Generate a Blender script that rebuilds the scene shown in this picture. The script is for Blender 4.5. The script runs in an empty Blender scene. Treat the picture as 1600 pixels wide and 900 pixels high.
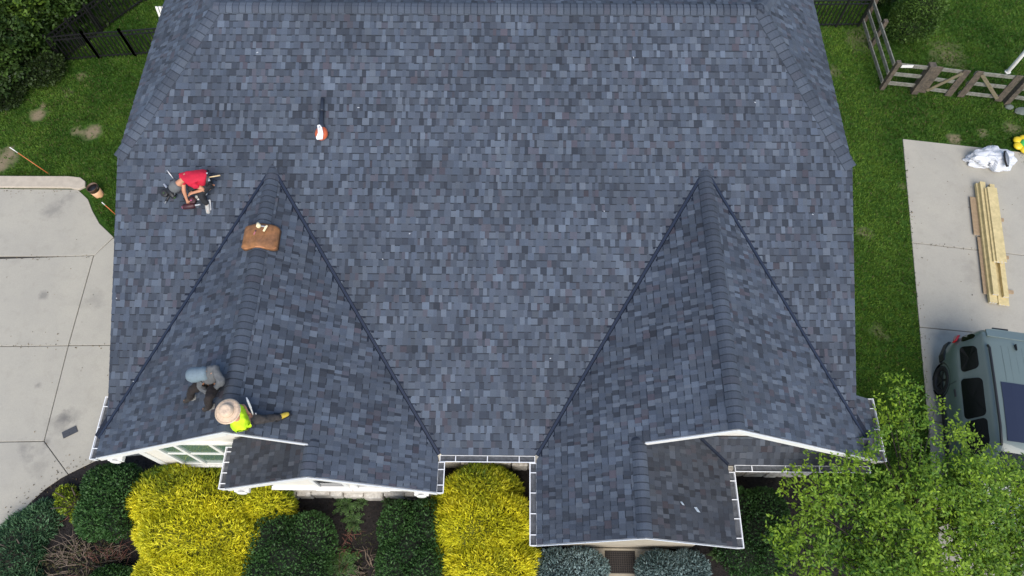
import bpy, bmesh, math, random
import numpy as np
from mathutils import Vector, Matrix
random.seed(7); rng = np.random.default_rng(11)
S = bpy.context.scene
COL = S.collection
R = math.radians

# ------------------------------------------------------------------ camera, world, sun, exposure
CAM_H, CAM_TH, CAM_F, CAM_ROLL, CAM_YAW = 17.2862, R(25.9709), 1133.39, R(-0.4229), R(0.981)
_r = Vector((math.cos(CAM_YAW), math.sin(CAM_YAW), 0)); _f0 = Vector((-math.sin(CAM_YAW), math.cos(CAM_YAW), 0))
_F = _f0*math.sin(CAM_TH) + Vector((0, 0, -math.cos(CAM_TH))); _U = _f0*math.cos(CAM_TH) + Vector((0, 0, math.sin(CAM_TH)))
_X = _r*math.cos(CAM_ROLL) + _U*math.sin(CAM_ROLL); _Y = -_r*math.sin(CAM_ROLL) + _U*math.cos(CAM_ROLL)
CP = Vector((0, 0, CAM_H))
cam = bpy.data.objects.new('camera', bpy.data.cameras.new('camera')); COL.objects.link(cam)
cam.matrix_world = Matrix(((_X.x, _Y.x, -_F.x, 0), (_X.y, _Y.y, -_F.y, 0), (_X.z, _Y.z, -_F.z, CAM_H), (0, 0, 0, 1)))
cam.data.sensor_width = 36; cam.data.lens = CAM_F*36/1600; cam.data.clip_end = 2000; cam.data.clip_start = .1
S.camera = cam
SUN_EL, SUN_AZ = R(47), R(172)           # azimuth from +Y (north) towards +X (east)
w = bpy.data.worlds.new('World'); S.world = w; w.use_nodes = True
nt = w.node_tree; sky = nt.nodes.new('ShaderNodeTexSky'); sky.sky_type = 'NISHITA'; sky.sun_disc = False
sky.sun_elevation = SUN_EL; sky.sun_rotation = SUN_AZ; sky.air_density = 1.0; sky.dust_density = 1.2; sky.ozone_density = 1.6
bg = nt.nodes['Background']; bg.inputs['Strength'].default_value = .11
nt.links.new(sky.outputs[0], bg.inputs[0])
sun = bpy.data.objects.new('sun', bpy.data.lights.new('sun', 'SUN')); COL.objects.link(sun)
sun.data.energy = 1.75; sun.data.angle = R(50); sun.data.color = (1, .92, .80)
sd = Vector((math.sin(SUN_AZ)*math.cos(SUN_EL), math.cos(SUN_AZ)*math.cos(SUN_EL), math.sin(SUN_EL)))
sun.rotation_euler = (-sd).to_track_quat('-Z', 'Y').to_euler()
S.view_settings.view_transform = 'Standard'; S.view_settings.look = 'None'; S.view_settings.gamma = 1
S.view_settings.exposure = 1.0

def at(px, py, z=0.0):
    """the point of the place at height z that the photograph shows at a pixel"""
    d = _F + _X*((px-800)/CAM_F) + _Y*((450-py)/CAM_F)
    return CP + d*((z-CAM_H)/d.z)
def proj(P):
    d = Vector(P)-CP; z = d.dot(_F)
    return 800+CAM_F*d.dot(_X)/z, 450-CAM_F*d.dot(_Y)/z

# ------------------------------------------------------------------ helpers
def srgb(*c):
    return tuple(((v/255)/12.92 if v/255 <= .04045 else ((v/255+.055)/1.055)**2.4) for v in c)
_mats = {}
def mat(name, rgb=(.5, .5, .5), rough=.7, var=.0, vscale=8, bump=0, bscale=60, metal=0, attr=False, spec=.5, transl=0, coat=0, rgb2=None):
    if name in _mats: return _mats[name]
    m = bpy.data.materials.new(name); m.use_nodes = True; _mats[name] = m
    n = m.node_tree.nodes; L = m.node_tree.links; b = n['Principled BSDF']
    b.inputs['Roughness'].default_value = rough; b.inputs['Metallic'].default_value = metal
    b.inputs['Specular IOR Level'].default_value = spec; b.inputs['Coat Weight'].default_value = coat
    tc = n.new('ShaderNodeTexCoord')
    src = None
    if attr:
        a = n.new('ShaderNodeAttribute'); a.attribute_name = 'col'; src = a.outputs['Color']
    else:
        c = n.new('ShaderNodeRGB'); c.outputs[0].default_value = (*rgb, 1); src = c.outputs[0]
    if rgb2 is not None:
        nz = n.new('ShaderNodeTexNoise'); nz.inputs['Scale'].default_value = vscale; nz.inputs['Detail'].default_value = 5
        L.new(tc.outputs['Object'], nz.inputs['Vector'])
        rp = n.new('ShaderNodeMapRange'); rp.inputs[1].default_value = .38; rp.inputs[2].default_value = .62
        L.new(nz.outputs[0], rp.inputs[0])
        mx = n.new('ShaderNodeMix'); mx.data_type = 'RGBA'; L.new(rp.outputs[0], mx.inputs[0]); L.new(src, mx.inputs[6])
        mx.inputs[7].default_value = (*rgb2, 1); src = mx.outputs[2]
    if var:
        nz = n.new('ShaderNodeTexNoise'); nz.inputs['Scale'].default_value = vscale*2.3; nz.inputs['Detail'].default_value = 6
        L.new(tc.outputs['Object'], nz.inputs['Vector'])
        mr = n.new('ShaderNodeMapRange'); mr.inputs[1].default_value = .25; mr.inputs[2].default_value = .75
        mr.inputs[3].default_value = 1-var; mr.inputs[4].default_value = 1+var; L.new(nz.outputs[0], mr.inputs[0])
        mu = n.new('ShaderNodeVectorMath'); mu.operation = 'SCALE'; L.new(src, mu.inputs[0]); L.new(mr.outputs[0], mu.inputs['Scale']); src = mu.outputs[0]
    L.new(src, b.inputs['Base Color'])
    if bump:
        nz = n.new('ShaderNodeTexNoise'); nz.inputs['Scale'].default_value = bscale; nz.inputs['Detail'].default_value = 4
        L.new(tc.outputs['Object'], nz.inputs['Vector'])
        bp = n.new('ShaderNodeBump'); bp.inputs['Strength'].default_value = bump; bp.inputs['Distance'].default_value = .02
        L.new(nz.outputs[0], bp.inputs['Height']); L.new(bp.outputs[0], b.inputs['Normal'])
    if transl:
        t = n.new('ShaderNodeBsdfTranslucent'); L.new(src, t.inputs[0]); ms = n.new('ShaderNodeMixShader'); ms.inputs[0].default_value = transl
        L.new(b.outputs[0], ms.inputs[1]); L.new(t.outputs[0], ms.inputs[2]); L.new(ms.outputs[0], n['Material Output'].inputs[0])
    return m

def origin(o):
    v = Vector((0, 0, 0))
    while o is not None:
        v = v + o.location; o = o.parent
    return v
def tag(o, label=None, cat=None, group=None, kind=None):
    if label: o['label'] = label
    if cat: o['category'] = cat
    if group: o['group'] = group
    if kind: o['kind'] = kind
    return o
def thing(name, label, cat, loc=(0, 0, 0), group=None):
    o = bpy.data.objects.new(name, None); COL.objects.link(o); o.location = loc; o.empty_display_size = .2
    return tag(o, label, cat, group)
def link(name, me, parent=None):
    o = bpy.data.objects.new(name, me); COL.objects.link(o)
    if parent is not None: o.parent = parent
    return o
class MB:
    """collects polygons in world coordinates, builds ONE mesh object"""
    def __init__(s): s.v = []; s.f = []; s.m = []; s.c = []
    def poly(s, pts, mi=0, col=None):
        b = len(s.v); s.v += [tuple(p) for p in pts]; s.f.append(tuple(range(b, b+len(pts)))); s.m.append(mi); s.c += [col or (1, 1, 1)]*len(pts)
    def add(s, vs, fs, mi=0, col=None):
        b = len(s.v); s.v += [tuple(p) for p in vs]; s.c += [col or (1, 1, 1)]*len(vs)
        for f in fs: s.f.append(tuple(i+b for i in f)); s.m.append(mi)
    def prism(s, pts, vec, mi=0, col=None):
        """closed solid: planar polygon pts swept along vec"""
        n = len(pts); vec = Vector(vec); vs = [Vector(p) for p in pts]+[Vector(p)+vec for p in pts]
        nor = sum(((vs[i]-vs[0]).cross(vs[i+1]-vs[0]) for i in range(1, n-1)), Vector())
        fs = [tuple(range(n-1, -1, -1)), tuple(range(n, 2*n))]+[(i, (i+1) % n, n+(i+1) % n, n+i) for i in range(n)]
        if nor.dot(vec) < 0: fs = [tuple(reversed(f)) for f in fs]
        s.add(vs, fs, mi, col)
    def box(s, lo, hi, mi=0, col=None):
        x0, y0, z0 = lo; x1, y1, z1 = hi
        s.prism([(x0, y0, z0), (x1, y0, z0), (x1, y1, z0), (x0, y1, z0)], (0, 0, z1-z0), mi, col)
    def beam(s, a, b, wid, hei, up=(0, 0, 1), mi=0, col=None):
        a = Vector(a); b = Vector(b); t = (b-a).normalized(); side = t.cross(Vector(up))
        if side.length < 1e-4: side = t.cross(Vector((0, 1, 0)))
        side.normalize(); u = side.cross(t).normalized()
        p = [a+side*wid/2+u*hei/2, a-side*wid/2+u*hei/2, a-side*wid/2-u*hei/2, a+side*wid/2-u*hei/2]
        s.prism(p, b-a, mi, col)
    def tube(s, pts, rad, n=8, mi=0, col=None, caps=True):
        pts = [Vector(p) for p in pts]; k = len(pts)
        if not hasattr(rad, '__len__'): rad = [rad]*k
        vs = []; prev = None
        for i, p in enumerate(pts):
            t = (pts[min(i+1, k-1)]-pts[max(i-1, 0)]).normalized()
            if prev is None: prev = t.orthogonal().normalized()
            prev = (prev-t*prev.dot(t)).normalized(); q = t.cross(prev)
            for j in range(n):
                a = 2*math.pi*j/n; vs.append(p+(prev*math.cos(a)+q*math.sin(a))*rad[i])
        fs = [(i*n+j, i*n+(j+1) % n, (i+1)*n+(j+1) % n, (i+1)*n+j) for i in range(k-1) for j in range(n)]
        if caps: fs += [tuple(range(n-1, -1, -1)), tuple((k-1)*n+j for j in range(n))]
        s.add(vs, fs, mi, col)
    def lathe(s, c, axis, prof, n=16, mi=0, col=None, sx=1., sy=1., xdir=None):
        axis = Vector(axis).normalized(); a1 = Vector(xdir).normalized() if xdir is not None else axis.orthogonal().normalized()
        a1 = (a1-axis*a1.dot(axis)).normalized(); a2 = axis.cross(a1); c = Vector(c); vs = []
        for r, h in prof:
            for j in range(n):
                a = 2*math.pi*j/n; vs.append(c+axis*h+a1*math.cos(a)*r*sx+a2*math.sin(a)*r*sy)
        fs = [(i*n+j, i*n+(j+1) % n, (i+1)*n+(j+1) % n, (i+1)*n+j) for i in range(len(prof)-1) for j in range(n)]
        if prof[0][0] > 1e-5: fs.append(tuple(range(n-1, -1, -1)))
        if prof[-1][0] > 1e-5: fs.append(tuple((len(prof)-1)*n+j for j in range(n)))
        s.add(vs, fs, mi, col)
    def blob(s, c, r, sub=2, noise=0., seed=0, mi=0, col=None, rot=None):
        bm = bmesh.new(); bmesh.ops.create_icosphere(bm, subdivisions=sub, radius=1)
        c = Vector(c); out = []
        rr = random.Random(seed); ph = [rr.uniform(0, 6.28) for _ in range(6)]
        for v in bm.verts:
            q = v.co.copy(); k = 1+noise*(math.sin(3.1*q.x+ph[0])+math.sin(4.3*q.y+ph[1])+math.sin(3.7*q.z+ph[2])+.6*math.sin(9*q.x+ph[3])*math.sin(8*q.y+ph[4]))/2
            q = Vector((q.x*r[0]*k, q.y*r[1]*k, q.z*r[2]*k))
            if rot is not None: q = rot @ q
            out.append(c+q)
        s.add(out, [tuple(x.index for x in f.verts) for f in bm.faces], mi, col); bm.free()
    def build(s, name, mats, parent=None, smooth=False, bevel=0):
        me = bpy.data.meshes.new(name); o0 = origin(parent)
        me.from_pydata([(x-o0.x, y-o0.y, z-o0.z) for x, y, z in s.v], [], s.f)
        mats = mats if isinstance(mats, (list, tuple)) else [mats]
        for m in mats: me.materials.append(m)
        if len(mats) > 1: me.polygons.foreach_set('material_index', s.m)
        if any(c != (1, 1, 1) for c in s.c):
            ca = me.color_attributes.new('col', 'FLOAT_COLOR', 'POINT')
            ca.data.foreach_set('color', np.array([(*c, 1) for c in s.c], dtype=np.float32).ravel())
        if smooth: me.polygons.foreach_set('use_smooth', [True]*len(me.polygons))
        me.update(); o = link(name, me, parent)
        if bevel:
            bv = o.modifiers.new('bevel', 'BEVEL'); bv.width = bevel; bv.segments = 2; bv.limit_method = 'ANGLE'
        return o

# ------------------------------------------------------------------ materials
M_shingle = mat('asphalt_shingle', rough=.88, var=.28, vscale=55, bump=.5, bscale=260, attr=True, spec=.45)
def macro(m, scale=.7, lo=.86, hi=1.13):
    """slow change of tone over a whole surface: batches, dust, weathering"""
    n = m.node_tree.nodes; L = m.node_tree.links; b = n['Principled BSDF']; l = b.inputs['Base Color'].links[0]; src = l.from_socket
    ge = n.new('ShaderNodeNewGeometry'); z = n.new('ShaderNodeTexNoise'); z.inputs['Scale'].default_value = scale; z.inputs['Detail'].default_value = 5; L.new(ge.outputs['Position'], z.inputs['Vector'])
    r = n.new('ShaderNodeMapRange'); r.inputs[1].default_value = .3; r.inputs[2].default_value = .7; r.inputs[3].default_value = lo; r.inputs[4].default_value = hi; L.new(z.outputs[0], r.inputs[0])
    mu = n.new('ShaderNodeVectorMath'); mu.operation = 'SCALE'; L.new(src, mu.inputs[0]); L.new(r.outputs[0], mu.inputs['Scale']); L.new(mu.outputs[0], b.inputs['Base Color'])
macro(M_shingle)
M_deck = mat('roof_underlay', (.035, .038, .045), .9)
M_white = mat('white_paint', (.78, .77, .74), .45, var=.04, vscale=3)
M_whitemetal = mat('white_aluminium', (.8, .81, .82), .35, var=.05, vscale=5)
M_siding = mat('cream_siding', (.74, .70, .63), .6, var=.06, vscale=2, bump=.15, bscale=20)
M_stone = mat('pale_stone', (.52, .50, .46), .9, var=.3, vscale=6, bump=.8, bscale=18, rgb2=(.40, .37, .33))
M_flash = mat('dark_valley_metal', (.014, .019, .032), .75, metal=.0, spec=.15, var=.2)
M_black = mat('black_coated_metal', (.012, .012, .013), .45)
M_blackplastic = mat('black_plastic', (.014, .014, .016), .5)
M_glassdark = mat('dark_window_glass', (.012, .014, .016), .06, spec=.6)
M_glassgreen = mat('green_tinted_glass', (.10, .17, .135), .08, spec=.7)
M_concrete = None
def concrete_material():
    m = bpy.data.materials.new('concrete'); m.use_nodes = True; n = m.node_tree.nodes; L = m.node_tree.links; b = n['Principled BSDF']
    b.inputs['Roughness'].default_value = .9; b.inputs['Specular IOR Level'].default_value = .25; ge = n.new('ShaderNodeNewGeometry'); pos = ge.outputs['Position']
    def noise(sc, det=6, rough=.6):
        z = n.new('ShaderNodeTexNoise'); z.inputs['Scale'].default_value = sc; z.inputs['Detail'].default_value = det; z.inputs['Roughness'].default_value = rough; L.new(pos, z.inputs['Vector']); return z.outputs[0]
    def ramp(src, a, b_, lo=0., hi=1.):
        r = n.new('ShaderNodeMapRange'); r.inputs[1].default_value = a; r.inputs[2].default_value = b_; r.inputs[3].default_value = lo; r.inputs[4].default_value = hi; L.new(src, r.inputs[0]); return r.outputs[0]
    def mix(f, A, B):
        x = n.new('ShaderNodeMix'); x.data_type = 'RGBA'; L.new(f, x.inputs[0])
        for i, c in ((6, A), (7, B)):
            if isinstance(c, tuple): x.inputs[i].default_value = (*c, 1)
            else: L.new(c, x.inputs[i])
        return x.outputs[2]
    c = mix(ramp(noise(.9, 8), .35, .68), (.425, .398, .332), (.378, .356, .304)); c = mix(ramp(noise(2.6, 9, .7), .52, .75, 0, .55), c, (.305, .283, .235)); c = mix(ramp(noise(40, 3), .3, .8, 0, .35), c, (.26, .25, .225))
    w_ = noise(2.2, 8, .7)
    for px, py, r, k in ((95, 664, .5, .42), (118, 648, .35, .4), (45, 712, .35, .3), (72, 692, .22, .5), (60, 705, .3, .28), (1520, 430, .5, .25), (150, 470, .5, .25), (100, 650, .25, .6), (85, 330, .5, .45), (40, 700, .35, .4), (62, 730, .45, .3), (110, 310, .35, .35), (70, 462, .2, .5), (60, 602, .16, .5), (1540, 260, .6, .2), (1470, 520, .5, .2)):
        P = at(px, py); d = n.new('ShaderNodeVectorMath'); d.operation = 'DISTANCE'; L.new(pos, d.inputs[0]); d.inputs[1].default_value = (P.x, P.y, .035)
        a = n.new('ShaderNodeMath'); a.operation = 'MULTIPLY_ADD'; L.new(w_, a.inputs[0]); a.inputs[1].default_value = 2.6*r; L.new(d.outputs['Value'], a.inputs[2])
        c = mix(ramp(a.outputs[0], 2.0*r, 1.35*r, 0, k), c, (.13, .125, .12))
    L.new(c, b.inputs['Base Color']); bp = n.new('ShaderNodeBump'); bp.inputs['Strength'].default_value = .25; bp.inputs['Distance'].default_value = .01; L.new(noise(90, 4), bp.inputs['Height']); L.new(bp.outputs[0], b.inputs['Normal'])
    return m
M_concrete = concrete_material()
M_tan = mat('tan_concrete_kerb', (.46, .40, .32), .9, var=.12, vscale=3, bump=.2, bscale=90)
M_joint = mat('joint_dirt', (.055, .05, .042), 1)
M_leaf = mat('leaves', rough=.55, attr=True, spec=.35, transl=.22, var=.12, vscale=20)
M_bark = mat('bark', (.09, .07, .055), .9, var=.3, vscale=10)
M_twig = mat('dry_twig', (.20, .15, .11), .9, var=.25, vscale=12)
M_wood = mat('weathered_wood', (.20, .20, .172), .85, var=.35, vscale=7, bump=.5, bscale=40, rgb2=(.15, .145, .12))
M_stile = mat('brown_weathered_wood', (.115, .092, .068), .85, var=.35, vscale=9, bump=.5, bscale=40, rgb2=(.07, .058, .046))
M_pine = mat('fresh_pine_lumber', (.62, .50, .25), .6, var=.14, vscale=5, bump=.1, bscale=60, rgb2=(.53, .43, .21))
M_skin = mat('skin', (.50, .24, .14), .55, var=.06)
M_mulch = mat('dark_mulch_soil', (.011, .009, .009), .95, var=.5, vscale=14, bump=1, bscale=45, rgb2=(.020, .016, .015))

# ------------------------------------------------------------------ ground, lawns
DIRT = [(60, 180, .42, .9), (66, 165, .18, .7), (143, 207, .5, .9), (120, 205, .3, .6), (105, 145, .3, .45), (128, 118, .3, .5), (8, 248, .6, .9), (0, 262, .4, .7),
        (1345, 60, .8, .4), (1490, 217, .35, .8), (1535, 208, .25, .6), (1480, 85, .9, .45), (1580, 200, .4, .5), (1300, 110, .4, .4), (1350, 365, .35, .4), (1372, 520, .4, .3), (1410, 290, .18, .5)]
def ground_material():
    m = bpy.data.materials.new('lawn_soil'); m.use_nodes = True; n = m.node_tree.nodes; L = m.node_tree.links; b = n['Principled BSDF']
    b.inputs['Roughness'].default_value = .95; b.inputs['Specular IOR Level'].default_value = .1
    tc = n.new('ShaderNodeTexCoord')
    def noise(sc, det=6):
        z = n.new('ShaderNodeTexNoise'); z.inputs['Scale'].default_value = sc; z.inputs['Detail'].default_value = det; L.new(tc.outputs['Object'], z.inputs['Vector']); return z
    def ramp(src, a, b_):
        r = n.new('ShaderNodeMapRange'); r.inputs[1].default_value = a; r.inputs[2].default_value = b_; L.new(src, r.inputs[0]); return r.outputs[0]
    def mix(f, A, B):
        x = n.new('ShaderNodeMix'); x.data_type = 'RGBA'
        L.new(f, x.inputs[0])
        for i, c in ((6, A), (7, B)):
            if isinstance(c, tuple): x.inputs[i].default_value = (*c, 1)
            else: L.new(c, x.inputs[i])
        return x.outputs[2]
    c = mix(ramp(noise(.55).outputs[0], .35, .65), (.036, .090, .012), (.066, .130, .020))
    c = mix(ramp(noise(9, 8).outputs[0], .3, .7), c, (.018, .050, .008))
    wob = noise(3.0, 5)
    for px, py, r, k in DIRT:
        P = at(px, py)
        d = n.new('ShaderNodeVectorMath'); d.operation = 'DISTANCE'; L.new(tc.outputs['Object'], d.inputs[0]); d.inputs[1].default_value = (P.x, P.y, 0)
        a = n.new('ShaderNodeMath'); a.operation = 'MULTIPLY_ADD'; L.new(wob.outputs[0], a.inputs[0]); a.inputs[1].default_value = 1.4*r; L.new(d.outputs['Value'], a.inputs[2])
        f = n.new('ShaderNodeMapRange'); L.new(a.outputs[0], f.inputs[0]); f.inputs[1].default_value = 1.45*r; f.inputs[2].default_value = .9*r; f.inputs[3].default_value = 0; f.inputs[4].default_value = k
        c = mix(f.outputs[0], c, (.24, .19, .125))
    L.new(c, b.inputs['Base Color'])
    bp = n.new('ShaderNodeBump'); bp.inputs['Strength'].default_value = .8; bp.inputs['Distance'].default_value = .03; L.new(noise(30, 6).outputs[0], bp.inputs['Height']); L.new(bp.outputs[0], b.inputs['Normal'])
    return m
g = MB(); g.poly([(-400, -400, 0), (400, -400, 0), (400, 400, 0), (-400, 400, 0)])
ground = tag(g.build('ground', ground_material()), kind='structure')

def inside(poly, x, y):
    x = np.asarray(x); y = np.asarray(y); r = np.zeros(x.shape, bool); n = len(poly)
    for i in range(n):
        x0, y0 = poly[i][:2]; x1, y1 = poly[(i+1) % n][:2]
        if y0 == y1: continue
        c = ((y0 > y) != (y1 > y)) & (x < (x1-x0)*(y-y0)/(y1-y0)+x0); r ^= c
    return r
def arr_mesh(name, V, F, C, m, parent=None, smooth=False):
    """V (n,3), F (k,3|4), C (n,3)"""
    o0 = origin(parent); V = np.asarray(V, np.float32)-np.array(o0, np.float32)
    me = bpy.data.meshes.new(name); k = F.shape[1]
    me.vertices.add(len(V)); me.vertices.foreach_set('co', V.ravel())
    me.loops.add(F.size); me.loops.foreach_set('vertex_index', F.astype(np.int32).ravel())
    me.polygons.add(len(F)); me.polygons.foreach_set('loop_start', np.arange(0, F.size, k, dtype=np.int32))
    me.update(calc_edges=True)
    ca = me.color_attributes.new('col', 'FLOAT_COLOR', 'POINT')
    ca.data.foreach_set('color', np.concatenate([C, np.ones((len(C), 1))], 1).astype(np.float32).ravel())
    me.materials.append(m); me.validate()
    return link(name, me, parent)
def norm(a): return a/np.maximum(np.linalg.norm(a, axis=1, keepdims=True), 1e-9)
def leaf_arrays(P, A, N, ln, wd, C, bend=.25):
    """rhombus leaves: base P, axis A, face normal N"""
    A = norm(A); Sd = norm(np.cross(A, N)); Nn = np.cross(Sd, A)
    ln = np.asarray(ln).reshape(-1, 1); wd = np.asarray(wd).reshape(-1, 1)
    mid = P+A*ln*.5+Nn*ln*bend*.3
    V = np.stack([P, mid-Sd*wd/2, P+A*ln-Nn*ln*bend*.3, mid+Sd*wd/2], 1).reshape(-1, 3)
    F = np.arange(len(V)).reshape(-1, 4)
    return V, F, np.repeat(C, 4, axis=0)
def cmix(c1, c2, t): return np.array(c1)[None]*(1-t[:, None])+np.array(c2)[None]*t[:, None]
def wob(P, f, seed):
    r = np.random.default_rng(seed); o = np.zeros(len(P))
    for k in range(5):
        d = r.normal(size=3); d /= np.linalg.norm(d); o += np.sin(P@d*f*(1+.5*k)+r.uniform(0, 6.28))/(1+.4*k)
    return o/2.6

# ------------------------------------------------------------------ paved areas
def w2(px, py): p = at(px, py); return (p.x, p.y)
def ccw(p): return sum(p[i][0]*p[(i+1) % len(p)][1]-p[(i+1) % len(p)][0]*p[i][1] for i in range(len(p))) > 0
def clip(poly, hp):
    a, b, c = hp; out = []; n = len(poly)
    for i in range(n):
        p = poly[i]; q = poly[(i+1) % n]; dp = a*p[0]+b*p[1]-c; dq = a*q[0]+b*q[1]-c
        if dp <= 0: out.append(p)
        if (dp < 0 < dq) or (dq < 0 < dp):
            t = dp/(dp-dq); out.append((p[0]+(q[0]-p[0])*t, p[1]+(q[1]-p[1])*t))
    return out
def hp_side(P, Q, keep):
    """half plane bounded by line PQ that holds the point keep"""
    a, b = Q[1]-P[1], -(Q[0]-P[0]); c = a*P[0]+b*P[1]
    if a*keep[0]+b*keep[1] > c: a, b, c = -a, -b, -c
    l = math.hypot(a, b); return (a/l, b/l, c/l)
def inset(hp, d): return (hp[0], hp[1], hp[2]-d)
def slab(poly, parent, m, top=.035, jit=True):
    b = MB(); dz = random.uniform(-.003, .003) if jit else 0
    b.prism([(x, y, -.1) for x, y in poly], (0, 0, .1+top+dz)); return b.build('concrete_slab', m, parent, bevel=.012)
curve_top = [w2(122, 297), w2(138, 312), w2(145, 330), w2(156, 350), w2(178, 371)]
curve_bot = [w2(147, 722), w2(118, 736), w2(97, 747), w2(72, 764), w2(48, 786), w2(25, 811), w2(0, 840)]
drive = [(-24, 11.42)]+curve_top+[(-7.9, 9.0), (-7.9, 4.0), w2(160, 717)]+curve_bot+[(-12.6, .6), (-13.2, -2), (-14, -4), (-24, -4)]
dv = thing('driveway', None, None, (-14, 6, 0)); tag(dv, kind='structure')
b = MB(); b.prism([(x*1.0, y, -.12) for x, y in drive], (0, 0, .125)); b.build('sub_base', M_joint, dv)
J = [hp_side(w2(0, 405), w2(145, 400), (-14, 20)), hp_side(w2(0, 542), w2(172, 540), (-14, 20)), hp_side(w2(0, 691), w2(70, 690), (-14, 20))]
VJ = [w2(177, 373), w2(147, 401), w2(131, 455), w2(108, 540), w2(78, 640), w2(70, 690), w2(97, 727)]
def poly_between(yhi, ylo, side):
    """slab between two cross joints, left or right of the long joint"""
    pass
G = .008
def neg(h): return (-h[0], -h[1], -h[2])
def cut(poly, hps):
    for h in hps:
        if len(poly) >= 3: poly = clip(poly, inset(h, G))
    return poly
vl1 = hp_side(VJ[0], VJ[1], (-14, 9.5)); vl2 = hp_side(VJ[1], VJ[3], (-14, 8)); vl3 = hp_side(VJ[3], VJ[5], (-14, 5)); vl4 = hp_side(VJ[5], VJ[6], (-14, 3))
LB = hp_side((-17.6, 0), (-17.6, 5), (-14, 0))
slabs = []
top_poly = [(-24, 11.42)]+curve_top[:]
slabs.append(cut([(-17.6, 11.42)]+curve_top+[VJ[1], (-17.6, 9.2)], [LB, (J[0])]))
slabs.append(cut([(-24, 11.42), (-17.6, 11.42), (-17.6, 9.2), (-24, 9.2)], [neg(LB), J[0]]))
R2poly = [(-18, 9.5), (-7.9, 9.5), (-7.9, 6.0), (-18, 6.0)]
slabs.append(cut(R2poly, [neg(J[0]), J[1], vl2, LB]))
slabs.append(cut([VJ[0], VJ[1], VJ[3], (-7.9, VJ[3][1]), (-7.9, 9.0)], [neg(vl1), neg(vl2), J[1]]))
slabs.append(cut([(-18, 7), (-7.9, 7), (-7.9, 4.0), (-18, 4.0)], [neg(J[1]), J[2], vl3, LB]))
pr = [VJ[3], (-7.9, VJ[3][1]), (-7.9, 4.0), w2(160, 717), curve_bot[0], curve_bot[1], curve_bot[2], curve_bot[3], VJ[5]]
slabs.append(cut(pr, [neg(J[1]), neg(vl3), neg(vl4)]))
pl = [(-17.6, 4.3), VJ[5], VJ[6], curve_bot[0], curve_bot[1]]+curve_bot[2:]+[(-12.6, .6), (-13.2, -2), (-14, -4), (-17.6, -4)]
slabs.append(cut(pl, [neg(J[2]), vl4, LB]))
slabs.append(cut([(-24, 9.2), (-17.6, 9.2), (-17.6, -4), (-24, -4)], [neg(LB), neg(J[0])]))
for p in slabs:
    if len(p) >= 3: slab(p, dv, M_concrete)
kb = MB(); k0, k1 = at(0, 298), at(122, 296)
kb.prism([(-24, 11.44, 0), (-12.75, 11.44, 0), (-12.45, 11.38, 0), (-12.30, 11.48, 0), (-12.34, 11.66, 0), (-12.52, 11.79, 0), (-12.85, 11.83, 0), (-24, 11.80, 0)], (0, 0, .085))
tag(kb.build('kerb', M_tan, bevel=.02), kind='structure')
# right hand pad
A0, A1, A2, A3 = Vector((*w2(1410, 218), 0)), Vector((*w2(1590, 238), 0)), Vector((*w2(1452, 690), 0)), None
ld = (A2-A0).normalized(); rd = (A1-A0).normalized()
pw = 7.0
pad = tag(thing('parking_pad', None, None, (12, 8, 0)), kind='structure')
right_dir = Vector((-ld.y, ld.x, 0)); right_dir = right_dir if right_dir.x > 0 else -right_dir
A1r = A1+rd*.15; E0 = A0+ld*18; E1 = A1r+ld*18+right_dir*1.2
padpoly = [(A0.x, A0.y), (A1r.x, A1r.y), (E1.x, E1.y), (E0.x, E0.y)]
b = MB(); b.prism([(x, y, -.12) for x, y in [(A0.x+.03, A0.y-.03), (A1r.x-.03, A1r.y-.03), (E1.x, E1.y), (E0.x+.02, E0.y)]], (0, 0, .125)); b.build('sub_base', M_joint, pad)
pj = [(w2(1424, 380), w2(1600, 400)), (w2(1438, 512), w2(1490, 517)), (w2(1448, 657), w2(1485, 663)), (w2(1458, 800), w2(1495, 807))]
hps = [hp_side(P, Q, (12, 30)) for P, Q in pj]
prevh = None
for h in hps+[None]:
    p = padpoly
    if prevh: p = clip(p, inset(neg(prevh), G))
    if h: p = clip(p, inset(h, G))
    if len(p) >= 3: slab(p, pad, M_concrete)
    prevh = h
# planting bed
bed = curve_bot+[(-12.6, .6), (-13.2, -3), (9.2, -3), (9.2, 2.0), (7.6, 3.4), (7.4, 5.2), (-8.3, 4.6), w2(160, 717)]
b = MB(); b.poly([(x, y, .02) for x, y in bed]); bedo = b.build('flower_bed', M_mulch); tag(bedo, kind='structure')
nm = 9000; X = rng.uniform(-11.6, 8.6, nm); Y = rng.uniform(-.2, 4.2, nm); k = inside(bed, X, Y); X = X[k]; Y = Y[k]; n_ = len(X)
A = rng.normal(size=(n_, 3))*[1, 1, .25]; V, F, C = leaf_arrays(np.stack([X, Y, np.full(n_, .025)], 1), A, np.tile([[0, 0, 1.]], (n_, 1))+rng.normal(size=(n_, 3))*.4, rng.uniform(.03, .09, n_), rng.uniform(.012, .03, n_), cmix((.008, .007, .007), (.040, .030, .026), rng.uniform(0, 1, n_)**2))
tag(arr_mesh('mulch_chips', V, F, C, mat('mulch_chip', rough=.95, attr=True, spec=.2)), kind='stuff')

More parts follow.
